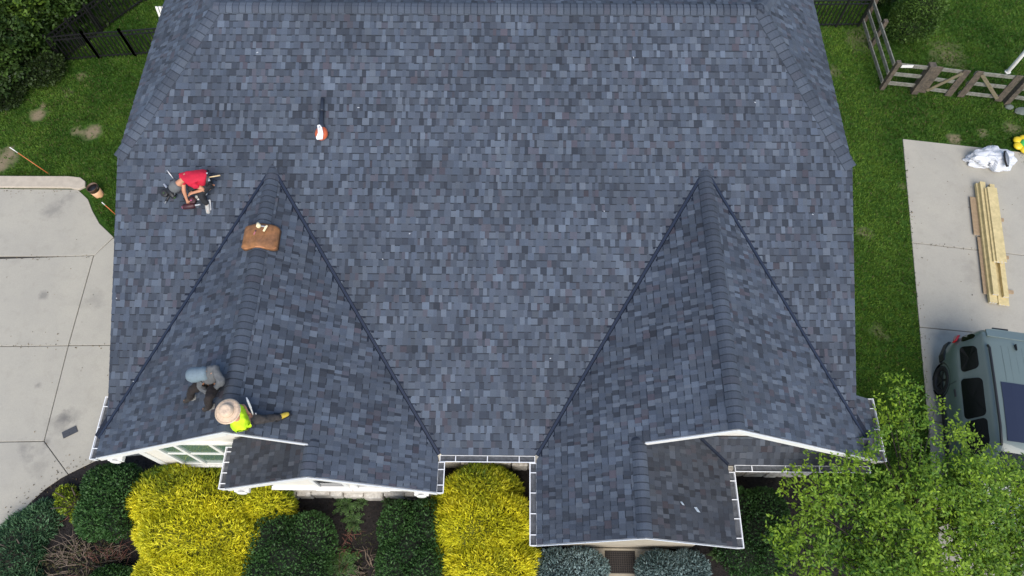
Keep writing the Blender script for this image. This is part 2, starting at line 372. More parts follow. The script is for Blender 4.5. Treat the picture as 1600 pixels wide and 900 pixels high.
# ------------------------------------------------------------------ house geometry
ZE, PM, YE, YR = 3.0, .4210, 3.294, 11.6165
XL, XR, YJL, YJR, XRL, XRR = -8.105, 6.695, 8.72, 8.62, -6.2, 4.89
def zmain(y): return ZE+PM*(y-YE)
ZR = zmain(YR)
class GB: pass
GL = GB(); GL.x, GL.z, GL.m, GL.yf, GL.yi = -4.963, 5.2063, .6407, 3.147, 2.574
GL.xe, GL.xi, GL.xs, GL.xo = -8.2008, -1.5327, -3.682, -5.5466
GR = GB(); GR.x, GR.z, GR.m, GR.yf, GR.yi = 3.7529, 5.2134, .6637, 3.2729, 1.6305
GR.xe, GR.xi, GR.xs, GR.xo = 7.1579, .4042, 2.2367, 4.152
for g_ in (GL, GR):
    g_.yt = YE+(g_.z-ZE)/PM; g_.half = (g_.z-ZE)/g_.m
    g_.zs = g_.z-g_.m*abs(g_.xs-g_.x)
def zgab(g_, x): return g_.z-g_.m*abs(x-g_.x)
def zsmall(g_, x): return g_.zs-g_.m*abs(x-g_.xs)
house = thing('house', 'suburban house with blue-grey shingle roof, white trim and two steep front gables', 'house', (-.7, 8, 0))

# palette of the shingles
def sh_col(dark_tone=False):
    t = random.random()
    if t < .54: c = (.062, .077, .104)
    elif t < .77: c = (.088, .108, .140)
    elif t < .91: c = (.039, .048, .066)
    elif t < .98: c = (.068, .071, .092)
    else: c = (.060, .057, .074)
    k = random.uniform(.86, 1.16); j = random.uniform(-.03, .03)
    if dark_tone: k *= .64; c = (c[0]*1.07, c[1]*1.0, c[2]*.95)   # darker, browner tint for the porch and pent roofs
    return (c[0]*k*(1+j), c[1]*k, c[2]*k*(1-j))
PIECES = []
E = .1429
def plane(P, a, hint):
    """course direction a, up-slope s, normal n of a roof plane through P; hint is a second point up-slope"""
    a = Vector(a).normalized(); d = Vector(hint)-Vector(P); s = (d-a*d.dot(a)).normalized(); n = a.cross(s)
    if n.z < 0: n = -n
    return Vector(P), a, s, n
def roof_plane(name, frame, pieces, label=None, extent=None, stock=None):
    """pieces: list of convex XY half-plane lists; builds deck and shingles"""
    O, a, s, n = frame
    def to3(u, v, h=0.): return O+a*u+s*v+n*h
    def hpuv(hp): return (hp[0]*a.x+hp[1]*a.y, hp[0]*s.x+hp[1]*s.y, hp[2]-hp[0]*O.x-hp[1]*O.y)
    dk = MB(); uvp = []
    for hps_ in pieces:
        hu = [hpuv(h) for h in hps_]; poly = [(-40, -40), (40, -40), (40, 40), (-40, 40)]
        for h in hu: poly = clip(poly, h)
        if len(poly) < 3: continue
        uvp.append((hu, poly))
        top = [to3(u, v, 0) for u, v in poly]; dk.prism(top, (0, 0, -.13), 1)
        
        for q_ in range(1, len(poly)+3): dk.m[-q_] = 0
        dk.m[-len(poly)-1] = 1
    roof = dk.build(name, [M_deck, M_white], house)
    us = [u for _, p in uvp for u, _ in p]; vs = [v for _, p in uvp for _, v in p]
    u0, u1, v0, v1 = min(us), max(us), min(vs), max(vs)
    k = 0; v = v0
    while v < v1-.02:
        u = u0-random.uniform(0, .3); hi = random.random() < .5
        while u < u1:
            wd_ = random.choice((.065, .075, .085, .095, .105, .12, .14)) if hi else random.choice((.05, .06, .07, .085, .10, .13))
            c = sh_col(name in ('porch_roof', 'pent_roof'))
            if not hi and random.random() < .5: c = tuple(x*.76 for x in c)
            elif hi and random.random() < .5: c = tuple(x*1.14 for x in c)
            hb = random.uniform(.012, .016) if hi else random.uniform(.006, .008)
            parts = [([(u, v), (u+wd_, v), (u+wd_, v+E), (u, v+E)], c)]
            if not hi:
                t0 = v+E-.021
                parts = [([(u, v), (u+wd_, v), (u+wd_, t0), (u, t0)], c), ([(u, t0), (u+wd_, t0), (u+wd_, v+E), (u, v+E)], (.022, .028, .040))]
            polys = []; area = 0
            for rect, cc in parts:
                for hu, pp in uvp:
                    q = rect
                    for h in hu:
                        q = clip(q, h)
                        if len(q) < 3: break
                    if len(q) >= 3:
                        P3 = [to3(x, y, .004+hb*(1-(y-v)/E)) for x, y in q]
                        B3 = [to3(x, y, .0005) for x, y in q]
                        polys.append((P3, B3, cc))
            if polys: PIECES.append((polys, roof))
            u += wd_; hi = not hi if random.random() < .82 else hi
        v += E; k += 1
    return roof
# valley lines (XY)
LT = (GL.x, GL.yt); LA = (GL.x-GL.half, YE); LB_ = (GL.x+GL.half, YE)
RT = (GR.x, GR.yt); RA = (GR.x-GR.half, YE); RB = (GR.x+GR.half, YE)
def xmax(x): return (1, 0, x)
def xmin(x): return (-1, 0, -x)
def ymax(y): return (0, 1, y)
def ymin(y): return (0, -1, -y)
VG = .042
hipL = hp_side((XL, YJL), (XRL, YR), (0, 5)); hipR = hp_side((XR, YJR), (XRR, YR), (0, 5))
outer = [ymax(YR), ymin(YE), xmin(XL), xmax(XR), hipL, hipR]
fr_main = plane((-.7, YE, ZE), (1, 0, 0), (-.7, YR, ZR))
roof_main = roof_plane('roof', fr_main, [
    outer+[xmax(GL.x), inset(hp_side(LT, LA, (GL.x-3, 9)), VG)],
    outer+[xmin(GL.x), xmax(-.6), inset(hp_side(LT, LB_, (0, 9)), VG)],
    outer+[xmin(-.6), xmax(GR.x), inset(hp_side(RT, RA, (-2, 9)), VG)],
    outer+[xmin(GR.x), inset(hp_side(RT, RB, (8, 9)), VG)]])
# clipped-gable slopes left and right
ZJL, ZJR = zmain(YJL), zmain(YJR)
def hip_plane(X, YJ, ZJ, XRr):
    ref = (0 if X < 0 else 0)
    return roof_plane('hip_roof', plane((X, YJ, ZJ), (0, 1, 0), (XRr, YR, ZR)),
        [[hp_side((X, YJ), (XRr, YR), (X, YR)), hp_side((X, 2*YR-YJ), (XRr, YR), (X, YR)), xmin(X) if X < 0 else xmax(X)]])
hl = hip_plane(XL, YJL, ZJL, XRL); hr = hip_plane(XR, YJR, ZJR, XRR)
bk = roof_plane('rear_roof', plane((-.7, 2*YR-YE, ZE), (1, 0, 0), (-.7, YR, ZR)),
    [[ymin(YR), ymax(YR+3.2), hp_side((XL, 2*YR-YJL), (XRL, YR), (0, 20)), hp_side((XR, 2*YR-YJR), (XRR, YR), (0, 20)), xmin(XL), xmax(XR)]])
b = MB(); yb = YR+3.2
b.prism([(XL, yb, zmain(2*YR-yb)), (XR, yb, zmain(2*YR-yb)), (XR, 2*YR-YE, ZE), (XL, 2*YR-YE, ZE)], (0, 0, -.13)); b.build('rear_roof', mat('rear_shingles', (.075, .092, .118), .9, var=.3, vscale=4), house)
# gables
roofs = {}
for g_, nm_, sgn, VA, VB in ((GL, 'L', -1, LA, LB_), (GR, 'R', 1, RA, RB)):
    T = (g_.x, g_.yt)
    out_v = VA if sgn < 0 else VB; in_v = VB if sgn < 0 else VA
    lim = (lambda x: xmin(x)) if sgn < 0 else (lambda x: xmax(x))
    lim2 = (lambda x: xmax(x)) if sgn < 0 else (lambda x: xmin(x))
    O_out = (g_.xe, g_.yf, zgab(g_, g_.xe)); top = (g_.x, g_.yf, g_.z)
    roofs['out'+nm_] = roof_plane('gable_roof', plane(O_out, (0, 1, 0), top),
        [[lim(XL if sgn < 0 else XR), lim2(g_.x), ymin(g_.yf), inset(hp_side(T, out_v, (g_.x, 0)), VG)], [lim(g_.xe), lim2(XL if sgn < 0 else XR), ymin(g_.yf), ymax(4.37 if sgn < 0 else 4.53)]])
    O_in = (g_.xi, g_.yi, zgab(g_, g_.xi))
    vin = inset(hp_side(T, in_v, (g_.x, 0)), VG)
    roofs['in'+nm_] = roof_plane('gable_roof', plane(O_in, (0, 1, 0), top),
        [[lim(g_.x), lim2(g_.xs), ymin(g_.yf), vin], [lim(g_.xs), lim2(g_.xi), ymin(g_.yi), vin]] if sgn < 0 else
        [[lim2(g_.xs) if False else xmin(g_.xs), xmax(g_.x), ymin(g_.yf), vin], [xmin(g_.xi), xmax(g_.xs), ymin(g_.yi), vin]])
    if sgn < 0:
        pass
    O_s = (g_.xo, g_.yi, zsmall(g_, g_.xo))
    lo, hi_ = min(g_.xo, g_.xs), max(g_.xo, g_.xs)
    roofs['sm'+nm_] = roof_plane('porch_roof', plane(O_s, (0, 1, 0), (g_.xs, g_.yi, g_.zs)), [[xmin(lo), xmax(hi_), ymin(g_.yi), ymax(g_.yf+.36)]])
# pent roof beneath the right gable
PE, PW, ZPE, ZPW = 3.21, 3.60, 2.95, 3.50
PEm = (ZPW-ZPE)/(PW-PE)
PE, ZPE = 3.17, 2.93; PMt = .42; PW = 3.62
fr_p = plane((4.2, PE, ZPE), (1, 0, 0), (4.2, PW, ZPE+PMt*(PW-PE)*2.2))
ZPW = ZPE+PMt*2.2*(PW-PE)
xa = GR.xs+(GR.zs-ZPE)/GR.m; xb = GR.xs+(GR.zs-ZPW)/GR.m
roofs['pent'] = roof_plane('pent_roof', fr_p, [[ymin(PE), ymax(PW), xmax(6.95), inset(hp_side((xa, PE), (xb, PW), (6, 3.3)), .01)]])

# choose the shingles that show largest; the rest is one field
def area2(P):
    q = [proj(p) for p in P]; return abs(sum(q[i][0]*q[(i+1) % len(q)][1]-q[(i+1) % len(q)][0]*q[i][1] for i in range(len(q))))/2
def emit(mb, polys):
    for P3, B3, c in polys:
        n = len(P3); vs = P3+B3; nor = (P3[1]-P3[0]).cross(P3[2]-P3[0])
        fs = [tuple(range(n))]+[(i, n+i, n+(i+1) % n, (i+1) % n) for i in range(n)]
        if nor.z < 0: fs = [tuple(reversed(f)) for f in fs]
        mb.add(vs, fs, 0, c)
def score(pc):
    x, y = proj(pc[0][0][0][0])
    if not (0 < x < 1600 and 0 < y < 900) or pc[1] in (roof_main,) and False: return 0
    return sum(area2(p[0]) for p in pc[0])
order = sorted(range(len(PIECES)), key=lambda i: -score(PIECES[i])); sel = set(order[:300])
field = MB()
for i, (polys, roof) in enumerate(PIECES):
    if i in sel:
        m_ = MB(); emit(m_, polys); m_.build('shingle', M_shingle, roof)
    else: emit(field, polys)
tag(field.build('shingle_field', M_shingle, house), kind='stuff')

# ridge and hip caps
def caps(P0, P1, dn1, dn2, roof, width=.17, ex=.135):
    P0 = Vector(P0); P1 = Vector(P1); t = (P1-P0).normalized(); Ltot = (P1-P0).length
    ds = []
    for d in (dn1, dn2):
        d = Vector(d); d = (d-t*d.dot(t)).normalized(); ds.append(d)
    up = -(ds[0]+ds[1]); up = Vector((0, 0, 1)) if up.length < .1 else up.normalized()
    up = (up-t*up.dot(t)).normalized()
    sN = 0.; k = 0
    while sN < Ltot-.02:
        m_ = MB(); c = sh_col(); c = tuple(x*.5+y*.5 for x, y in zip(c, (.068, .083, .110))); e1 = min(sN+ex+.02, Ltot+.02); rows = []
        jw = random.uniform(-.006, .006)
        for sv, lift in ((sN, .046), (e1, .032)):
            row = []
            for q, lf in ((-1, -.012), (-.62, .010), (-.28, .010), (0, -.012), (.28, .010), (.62, .010), (1, -.012)):
                d = ds[0] if q < 0 else ds[1]
                row.append(P0+t*sv+d*(abs(q)*(width+jw))+up*(lift+lf))
            rows.append(row)
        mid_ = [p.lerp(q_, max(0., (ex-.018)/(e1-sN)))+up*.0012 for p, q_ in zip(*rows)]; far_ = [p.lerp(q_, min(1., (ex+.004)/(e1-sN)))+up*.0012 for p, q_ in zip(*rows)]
        n = 7; vs = rows[0]+rows[1]+[p-up*.03 for p in rows[0]]+[p-up*.03 for p in rows[1]]
        fs = [(i, i+1, n+i+1, n+i) for i in range(n-1)]+[(i+1, i, 2*n+i, 2*n+i+1) for i in range(n-1)]+[(n+i, n+i+1, 3*n+i+1, 3*n+i) for i in range(n-1)]
        fs += [(0, n, 3*n, 2*n), (n-1, 2*n+n-1, 3*n+n-1, 2*n-1)]
        nor = (vs[1]-vs[0]).cross(vs[n]-vs[0])
        if nor.z < 0: fs = [tuple(reversed(f)) for f in fs]
        m_.add(vs, fs, 0, c)
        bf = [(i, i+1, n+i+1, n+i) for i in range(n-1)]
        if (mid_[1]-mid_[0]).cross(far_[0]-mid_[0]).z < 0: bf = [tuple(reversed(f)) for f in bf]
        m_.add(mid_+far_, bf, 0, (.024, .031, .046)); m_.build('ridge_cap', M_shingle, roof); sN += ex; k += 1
for (a_, b_, d1, d2, rf) in (
    ((XL, YJL, ZJL), (XRL, YR, ZR), (-1, .3, -.65), (.2, -1, -.42), roof_main),
    ((XR, YJR, ZJR), (XRR, YR, ZR), (1, .3, -.65), (-.2, -1, -.42), roof_main),
    ((XL, 2*YR-YJL, ZJL), (XRL, YR, ZR), (-1, -.3, -.65), (.2, 1, -.42), bk),
    ((XR, 2*YR-YJR, ZJR), (XRR, YR, ZR), (1, -.3, -.65), (-.2, 1, -.42), bk)):
    a_ = Vector(a_); b_ = Vector(b_); t = (b_-a_).normalized(); n1 = Vector((-PM*0, -PM, 1)) if d2[1] < 0 else Vector((0, PM, 1))
    sx = -1 if a_.x < 0 else 1
    slope_h = (ZR-a_.z)/abs(b_.x-a_.x); n2 = Vector((sx*slope_h, 0, 1))
    e1_ = t.cross(n2); e1_ = e1_ if e1_.z < 0 else -e1_
    e2_ = t.cross(n1); e2_ = e2_ if e2_.z < 0 else -e2_
    caps(a_, b_, e1_, e2_, rf, ex=.16)
caps((XRL-.05, YR, ZR+.006), (XRR+.05, YR, ZR+.006), (0, -1, -PM), (0, 1, -PM), roof_main)
for g_, nm_ in ((GL, 'L'), (GR, 'R')):
    caps((g_.x, g_.yf-.01, g_.z), (g_.x, g_.yt+.05, g_.z+.004), (-1, 0, -g_.m), (1, 0, -g_.m), roofs['out'+nm_], width=.175)
    caps((g_.xs, g_.yi-.01, g_.zs), (g_.xs, g_.yf+.02, g_.zs), (-1, 0, -g_.m), (1, 0, -g_.m), roofs['sm'+nm_], width=.16)
# valleys
def valley(T3, B3, n1, n2, wing=.11, lift=.006):
    T3 = Vector(T3); B3 = Vector(B3); t = (B3-T3).normalized(); m_ = MB()
    for n, ref in ((n1, n2), (n2, n1)):
        n = Vector(n).normalized(); d = t.cross(n).normalized()
        if d.dot(Vector(ref)) > 0: d = d
        if d.z < 0: d = -d
        m_.prism([T3+n*lift, B3+n*lift, B3+d*wing+n*lift, T3+d*wing+n*lift], n*-.004)
    return m_.build('valley_flashing', M_flash, house)
nm_main = (0, -PM, 1)
for g_ in (GL, GR):
    for sx in (-1, 1):
        nG = (sx*g_.m, 0, 1); T3 = (g_.x, g_.yt, g_.z); h_ = g_.half
        k_ = 1.0
        if g_ is GL and sx < 0: k_ = .955
        if g_ is GR and sx > 0: k_ = .93
        B3 = (g_.x+sx*h_*k_, g_.yt+(YE-g_.yt)*k_, g_.z+(ZE-g_.z)*k_)
        s0 = .012
        T3 = (T3[0]+(B3[0]-T3[0])*s0, T3[1]+(B3[1]-T3[1])*s0, T3[2]+(B3[2]-T3[2])*s0)
        v_ = valley(T3, B3, nm_main, nG)
        # folded rib standing up along the valley centre
        rb = MB(); T_ = Vector(T3); B_ = Vector(B3); u_ = (Vector(nm_main).normalized()+Vector(nG).normalized()).normalized()
        rb.beam(T_+u_*.022, B_+u_*.022, .046, .022, u_); rb.build('rib', mat('blue_black_rib', (.018, .026, .048), .5, spec=.3), v_)
nP = (0, -PMt*2.2, 1)
vp = valley((xb, PW, ZPW), (xa, PE, ZPE), nP, (GR.m, 0, 1), wing=.045, lift=.02)

# gutters
def gutter(P0, P1, outd, nb, caps_=(1, 1)):
    P0 = Vector(P0); P1 = Vector(P1); o = Vector(outd); up = Vector((0, 0, 1)); wv = P1-P0
    prof = [(.0, .0), (.0, -.115), (.085, -.12), (.125, -.045), (.135, .0), (.118, .0), (.118, -.012), (.108, -.045), (.074, -.108), (.006, -.104), (.006, 0)]
    m_ = MB(); m_.prism([P0+o*x+up*z for x, z in prof], wv)
    t = wv.normalized()
    for P, s in ((P0, 1), (P1, -1)):
        m_.prism([P+o*x+up*(z-.001)+t*s*.001 for x, z in prof[:5]], t*s*.012)
    go = m_.build('gutter', M_whitemetal, house)
    q = MB(); q.beam(P0+o*.056-up*.034, P1+o*.056-up*.034, .096, .006); q.build('gutter_floor', mat('gutter_grit_shade', (.075, .08, .088), .9, var=.5, vscale=7), go)  # debris strip, darkened further: the gutter's inner shade is put into its colour
    for i in range(nb):
        f = (i+.5)/nb; P = P0+wv*f; q = MB(); q.beam(P+o*.003+up*.004, P+o*.118+up*.004, .017, .007); q.build('gutter_bracket', M_whitemetal, go)
    return go
zL = zgab(GL, GL.xe)-.015; gutter((GL.xe-.005, GL.yf-.04, zL), (GL.xe-.005, 4.38, zL), (-1, 0, 0), 3)
zR_ = zgab(GR, GR.xe)-.015; gutter((GR.xe+.005, GR.yf-.02, zR_), (GR.xe+.005, 4.54, zR_), (1, 0, 0), 3)
gutter((GL.xi+.03, YE-.005, ZE-.02), (GR.xi-.03, YE-.005, ZE-.02), (0, -1, 0), 3)
zi = zgab(GL, GL.xi)-.015; gutter((GL.xi+.005, GL.yi-.02, zi), (GL.xi+.005, YE-.14, zi), (1, 0, 0), 2)
zo = zsmall(GL, GL.xo)-.015; gutter((GL.xo-.005, GL.yi-.02, zo), (GL.xo-.005, GL.yf+.22, zo), (-1, 0, 0), 4)
zi = zgab(GR, GR.xi)-.015; gutter((GR.xi-.005, GR.yi-.02, zi), (GR.xi-.005, YE-.14, zi), (-1, 0, 0), 4)
zo = zsmall(GR, GR.xo)-.015; gutter((GR.xo+.005, GR.yi-.02, zo), (GR.xo+.005, PE-.14, zo), (1, 0, 0), 4)
gutter((4.30, PE-.005, ZPE-.015), (6.95, PE-.005, ZPE-.015), (0, -1, 0), 4)
# rake boards on the gable fronts
def rake(xa_, za, xb_, zb, y, dep=.2):
    m_ = MB(); P = [(xa_, y, za-.02), (xb_, y, zb-.02), (xb_, y, zb-.02-dep), (xa_, y, za-.02-dep)]
    m_.prism(P, (0, .035, 0)); o = m_.build('rake_board', M_white, house)
    q = MB(); q.prism([(xa_, y-.012, za+.006), (xb_, y-.012, zb+.006), (xb_, y-.012, zb-.03), (xa_, y-.012, za-.03)], (0, .01, 0)); q.build('drip_edge', M_whitemetal, o)
    return o
rake(GL.xe, zgab(GL, GL.xe), GL.x-.001, GL.z, GL.yf-.02); rake(GL.x+.001, GL.z, GL.xs, GL.zs, GL.yf-.02, .12)
rake(GL.xo, zsmall(GL, GL.xo), GL.xs-.001, GL.zs, GL.yi-.02); rake(GL.xs+.001, GL.zs, GL.xi, zgab(GL, GL.xi), GL.yi-.02)
rake(GR.xe, zgab(GR, GR.xe), GR.x+.001, GR.z, GR.yf-.02); rake(GR.x-.001, GR.z, GR.xs+.1, zgab(GR, GR.xs+.1), GR.yf-.02)
rake(GR.xi, zgab(GR, GR.xi), GR.xs-.001, GR.zs, GR.yi-.02, .05); rake(GR.xs+.001, GR.zs, GR.xo, zsmall(GR, GR.xo), GR.yi-.02, .05)
for x, y, z in ((-7.86, GL.yf-.03, 3.07), (-5.27, GL.yi-.03, 3.08), (-1.83, GL.yi-.03, 2.92), (6.8, GR.yf-.02, 2.86)):
    m_ = MB(); m_.box((x-.14, y-.02, z-.12), (x+.14, y+.36, z+.0)); m_.lathe((x, y-.021, z-.06), (0, -1, 0), [(.0, .0), (.10, .001), (.10, .02), (.07, .03), (0, .031)], 14); m_.build('cornice_return', M_white, house, bevel=.008)
# walls
def wall_y(profile, y0, y1, m=None):
    m_ = MB(); m_.prism([(x, y0, z) for x, z in profile], (0, y1-y0, 0)); return m_.build('wall', m or M_siding, house)
m_ = MB(); o_ = .16
m_.prism([(-7.8, y, z) for y, z in ((3.74, 0), (3.74, zmain(3.74)-o_), (YJL, ZJL-o_), (2*YR-YJL, ZJL-o_), (19.48, zmain(3.75)-o_), (19.48, 0))], (14.2, 0, 0)); m_.build('wall', M_siding, house)
wall_y([(-8.02, 0), (-8.02, zgab(GL, -8.02)-.15), (GL.x, GL.z-.15), (-1.8, zgab(GL, -1.8)-.15), (-1.8, 0)], 3.55, 4.6)
wall_y([(-5.32, 0), (-5.32, zsmall(GL, -5.32)-.16), (GL.xs, GL.zs-.16), (-1.803, zgab(GL, -1.803)-.16), (-1.803, 0)], 3.02, 3.56)
wall_y([(.70, 0), (.70, zgab(GR, .70)-.15), (GR.x, GR.z-.15), (6.9, zgab(GR, 6.9)-.15), (6.9, 0)], 3.64, 4.6)
wall_y([(.703, 0), (.703, zgab(GR, .703)-.16), (GR.xs, GR.zs-.16), (3.9, zsmall(GR, 3.9)-.16), (3.9, 0)], 1.92, 3.66, mat('beige_stucco', (.42, .37, .29), .8, var=.1, vscale=3))
# corner board and windows
m_ = MB(); m_.box((-8.05, 3.52, 0), (-7.9, 3.56, 2.95)); m_.build('corner_board', M_white, house)
def window(x0, x1, z0, z1, y, mull=(), rail=None, glass=None, sill=True):
    f = MB(); t = .075
    f.box((x0-t, y-.05, z1), (x1+t, y+.002, z1+.09)); f.box((x0-t, y-.05, z0-t), (x0, y+.002, z1-.001)); f.box((x1, y-.05, z0-t), (x1+t, y+.002, z1-.001))
    f.box((x0+.001, y-.05, z0-t), (x1-.001, y+.002, z0))
    xs_ = [x0]+list(mull)+[x1]
    for mx_ in mull: f.box((mx_-.04, y-.048, z0+.001), (mx_+.04, y+.002, z1-.001))
    wo = f.build('window', M_white, house)
    if sill:
        s_ = MB(); s_.box((x0-.12, y-.10, z0-t-.05), (x1+.12, y+.002, z0-t-.002)); s_.build('sill', M_white, wo)
    for i in range(len(xs_)-1):
        a_, b_ = xs_[i]+(.04 if i else 0), xs_[i+1]-(.04 if i < len(xs_)-2 else 0)
        p = MB(); p.box((a_+.002, y-.018, z0+.002), (b_-.002, y+.001, z1-.002)); po = p.build('pane', glass or M_glassdark, wo)
        if rail:
            q = MB(); q.box((a_+.003, y-.04, rail-.03), (b_-.003, y-.019, rail+.03)); q.build('meeting_rail', M_white, wo)
    return wo
window(-7.42, -5.60, .95, 2.72, 3.55, (-6.97, -6.2), 1.86, M_glassgreen)
window(-4.25, -3.70, 1.17, 1.95, 3.02); window(-3.42, -2.87, 1.17, 1.95, 3.02)
m_ = MB(); m_.box((-5.36, 2.94, 1.0), (-1.78, 3.021, 1.06)); m_.build('ledge', M_white, house)
# rough pale stones along the foot of the walls
def stones(x0, x1, y, h, seed):
    r = random.Random(seed); x = x0
    while x < x1-.1:
        wd_ = min(r.uniform(.28, .52), x1-x); hh = h*r.uniform(.8, 1.1); d = r.uniform(.07, .13); m_ = MB()
        m_.box((x+.008, y-d, 0), (x+wd_-.008, y+.02, hh)); o = m_.build('stone', M_stone, house, bevel=.03); x += wd_
stones(-5.32, -1.83, 3.02, .42, 1); stones(-1.78, .66, 3.74, .55, 2); stones(3.93, 6.85, 3.64, .55, 3); stones(-8.0, -5.35, 3.55, .35, 4)
# porch step and mat
m_ = MB(); m_.prism([(1.2, .4, 0), (3.4, .4, 0), (3.4, 1.9, 0), (1.2, 1.9, 0)], (0, 0, .13)); st = m_.build('porch_step', mat('beige_step', (.36, .32, .25), .9, var=.1, vscale=4), house, bevel=.015)
mt = thing('doormat', 'dark woven grid doormat on the beige porch step between two blue spruces', 'doormat', (2.33, 1.6, .13))
m_ = MB(); m_.box((2.0, 1.37, .131), (2.67, 1.84, .143)); m_.build('mat_base', mat('mat_rubber', (.012, .011, .011), .8), mt)
m_ = MB()
for i in range(14): m_.beam((2.02+i*.0485, 1.38, .148), (2.02+i*.0485, 1.83, .148), .014, .01)
for i in range(10): m_.beam((2.01, 1.395+i*.047, .151), (2.66, 1.395+i*.047, .151), .012, .008)
m_.build('mat_grid', mat('mat_fibre', (.045, .037, .034), .9), mt)
# white plastic splash marks of sealant on the porch roof are left as two bits of debris

# ------------------------------------------------------------------ fences
def black_fence(name, label, pts, step, hgt, posts, ext=0):
    """metal picket fence along ground points"""
    P = [Vector((*p, 0)) for p in pts]; root = thing(name, label, 'fence', P[0], 'black metal fence runs')
    pm = None; rm = MB()
    for i in range(len(P)-1):
        a, b_ = P[i], P[i+1]; d = (b_-a); Ln = d.length; t = d/Ln
        for z in (.12, hgt-.16, hgt-.02):
            m_ = MB(); m_.beam(a+Vector((0, 0, z)), b_+Vector((0, 0, z)), .028, .034); m_.build('rail', M_black, root)
        n = int(Ln/step)
        for k in range(n):
            if pm is None:
                m_ = MB(); m_.box((P[0].x-.014, P[0].y-.014, .05), (P[0].x+.014, P[0].y+.014, hgt)); q = m_.build('picket', M_black, root); pm = q.data
            else:
                q = link('picket', pm, root)
            q.location = a+t*((k+.5)*step)-P[0]
        for f in posts:
            p = a+t*min(Ln*f, Ln); m_ = MB(); m_.box((p.x-.032, p.y-.032, 0), (p.x+.032, p.y+.032, hgt+.05)); m_.box((p.x-.037, p.y-.037, hgt+.051), (p.x+.037, p.y+.037, hgt+.075)); m_.build('post', M_black, root)
    return root
CB = w2(100, 97)
black_fence('metal_fence', 'black metal picket fence running from the corner post to the roof on the left', [CB, w2(156, 91.5), w2(212, 88), (-9.4, 16.75)], .13, 1.05, (0, 1))
cB2 = (CB[0]+.05, CB[1]+.08)
black_fence('metal_fence', 'black metal picket fence running diagonally along the edge of the dark woods', [cB2, w2(160, 50), (-11.2, 20.2)], .13, 1.05, (.5, 1))
black_fence('metal_fence', 'black metal picket fence between the roof and the grey wooden rail fence', [(7.6, 17.75), w2(1340, 42)], .13, 1.1, (0, .42, .78, 1))
def wood_post(x, y, h, s_, root, name='post'):
    m_ = MB(); m_.box((x-s_/2, y-s_/2, 0), (x+s_/2, y+s_/2, h)); return m_.build(name, M_stile, root, bevel=.008)
wf = thing('rail_fence', 'weathered grey three-rail wooden fence beside the round evergreen bush', 'fence', (*w2(1375, 140), 0))
cA = Vector((*w2(1377, 139), 0)); cB_ = Vector((10.98, 17.98, 0)); cM = cA.lerp(cB_, .62)
wood_post(cA.x, cA.y, 1.16, .13, wf); wood_post(cM.x+.05, cM.y, 1.12, .12, wf); wood_post(cB_.x+.12, cB_.y+.1, 1.12, .12, wf)
for z in (.28, .66, 1.03):
    for p, q in ((cA, cM), (cM, cB_)):
        m_ = MB(); m_.beam(p+Vector((-.09, .02, z)), q+Vector((-.09, -.02, z+random.uniform(-.02, .02))), .035, .13); m_.build('rail', M_wood, wf, bevel=.006)
    p = cA; q = Vector((*w2(1428, 144), 0))
    m_ = MB(); m_.beam(p+Vector((.05, -.0, z)), q+Vector((0, 0, z)), .035, .13); m_.build('rail', M_wood, wf, bevel=.006)
wood_post(*w2(1427, 144), 1.18, .2, wf)
sg = thing('tag_plate', 'small blank white plate fixed to the top rail of the wooden fence corner', 'plate', (11.35, 15.2, 1.1))
P = cA.lerp(Vector((*w2(1428, 144), 0)), .28); m_ = MB(); m_.box((P.x-.17, P.y-.04, .99), (P.x+.17, P.y-.03, 1.09)); m_.box((P.x-.14, P.y-.044, 1.01), (P.x-.12, P.y-.039, 1.03)); m_.box((P.x+.12, P.y-.044, 1.01), (P.x+.14, P.y-.039, 1.03)); m_.build('plate', M_white, sg)
# double gate with board stiles and diagonal braces
def gate(label, pa, pb, flip):
    a = Vector((*pa, 0)); b_ = Vector((*pb, 0)); root = thing('wooden_gate', label, 'gate', a, 'wooden gate leaves'); t = (b_-a).normalized()
    for z in (.22, .64, 1.05):
        m_ = MB(); m_.beam(a+Vector((0, 0, z)), b_+Vector((0, 0, z)), .03, .13); m_.build('rail', M_wood, root, bevel=.006)
    n = Vector((t.y, -t.x, 0))*.035
    for p in (a+t*.11, b_-t*.11):
        m_ = MB(); m_.beam(p+n+Vector((0, 0, .08)), p+n+Vector((0, 0, 1.17)), .2, .03, t.cross(Vector((0, 0, 1)))); m_.build('stile', M_stile, root, bevel=.006)
    p, q = (a+t*.2, b_-t*.2); za, zb = (.2, 1.06) if not flip else (1.06, .2)
    m_ = MB(); m_.beam(p+n*1.7+Vector((0, 0, za)), q+n*1.7+Vector((0, 0, zb)), .03, .1); m_.build('brace', mat('tan_weathered_wood', (.17, .145, .09), .85, var=.3, vscale=9), root, bevel=.006)
gate('weathered wooden gate leaf with its brace rising to the right, next to the fence corner', w2(1432, 145), w2(1484, 152), False)
gate('weathered wooden gate leaf with its brace falling to the right, at the far right edge', w2(1492, 152), w2(1562, 160), True)
we = thing('rail_fence', 'weathered wooden rail fence end post and rails right of the gate', 'fence', (*w2(1570, 161), 0))
wood_post(*w2(1571, 161), 1.2, .16, we)
for z in (.3, .66, 1.05):
    m_ = MB(); a = Vector((*w2(1571, 161), z)); m_.beam(a, a+Vector((4, -.9, 0)), .035, .13); m_.build('rail', M_wood, we, bevel=.006)
pp = thing('plastic_post', 'white round plastic post standing behind the wooden gate', 'post', (*w2(1574, 113), 0))
m_ = MB(); P = Vector((*w2(1574, 113), 0)); m_.lathe(P, (0, 0, 1), [(.06, 0), (.06, 1.15), (.066, 1.15), (.066, 1.2), (0, 1.21)], 14); m_.build('post', M_white, pp, smooth=False)
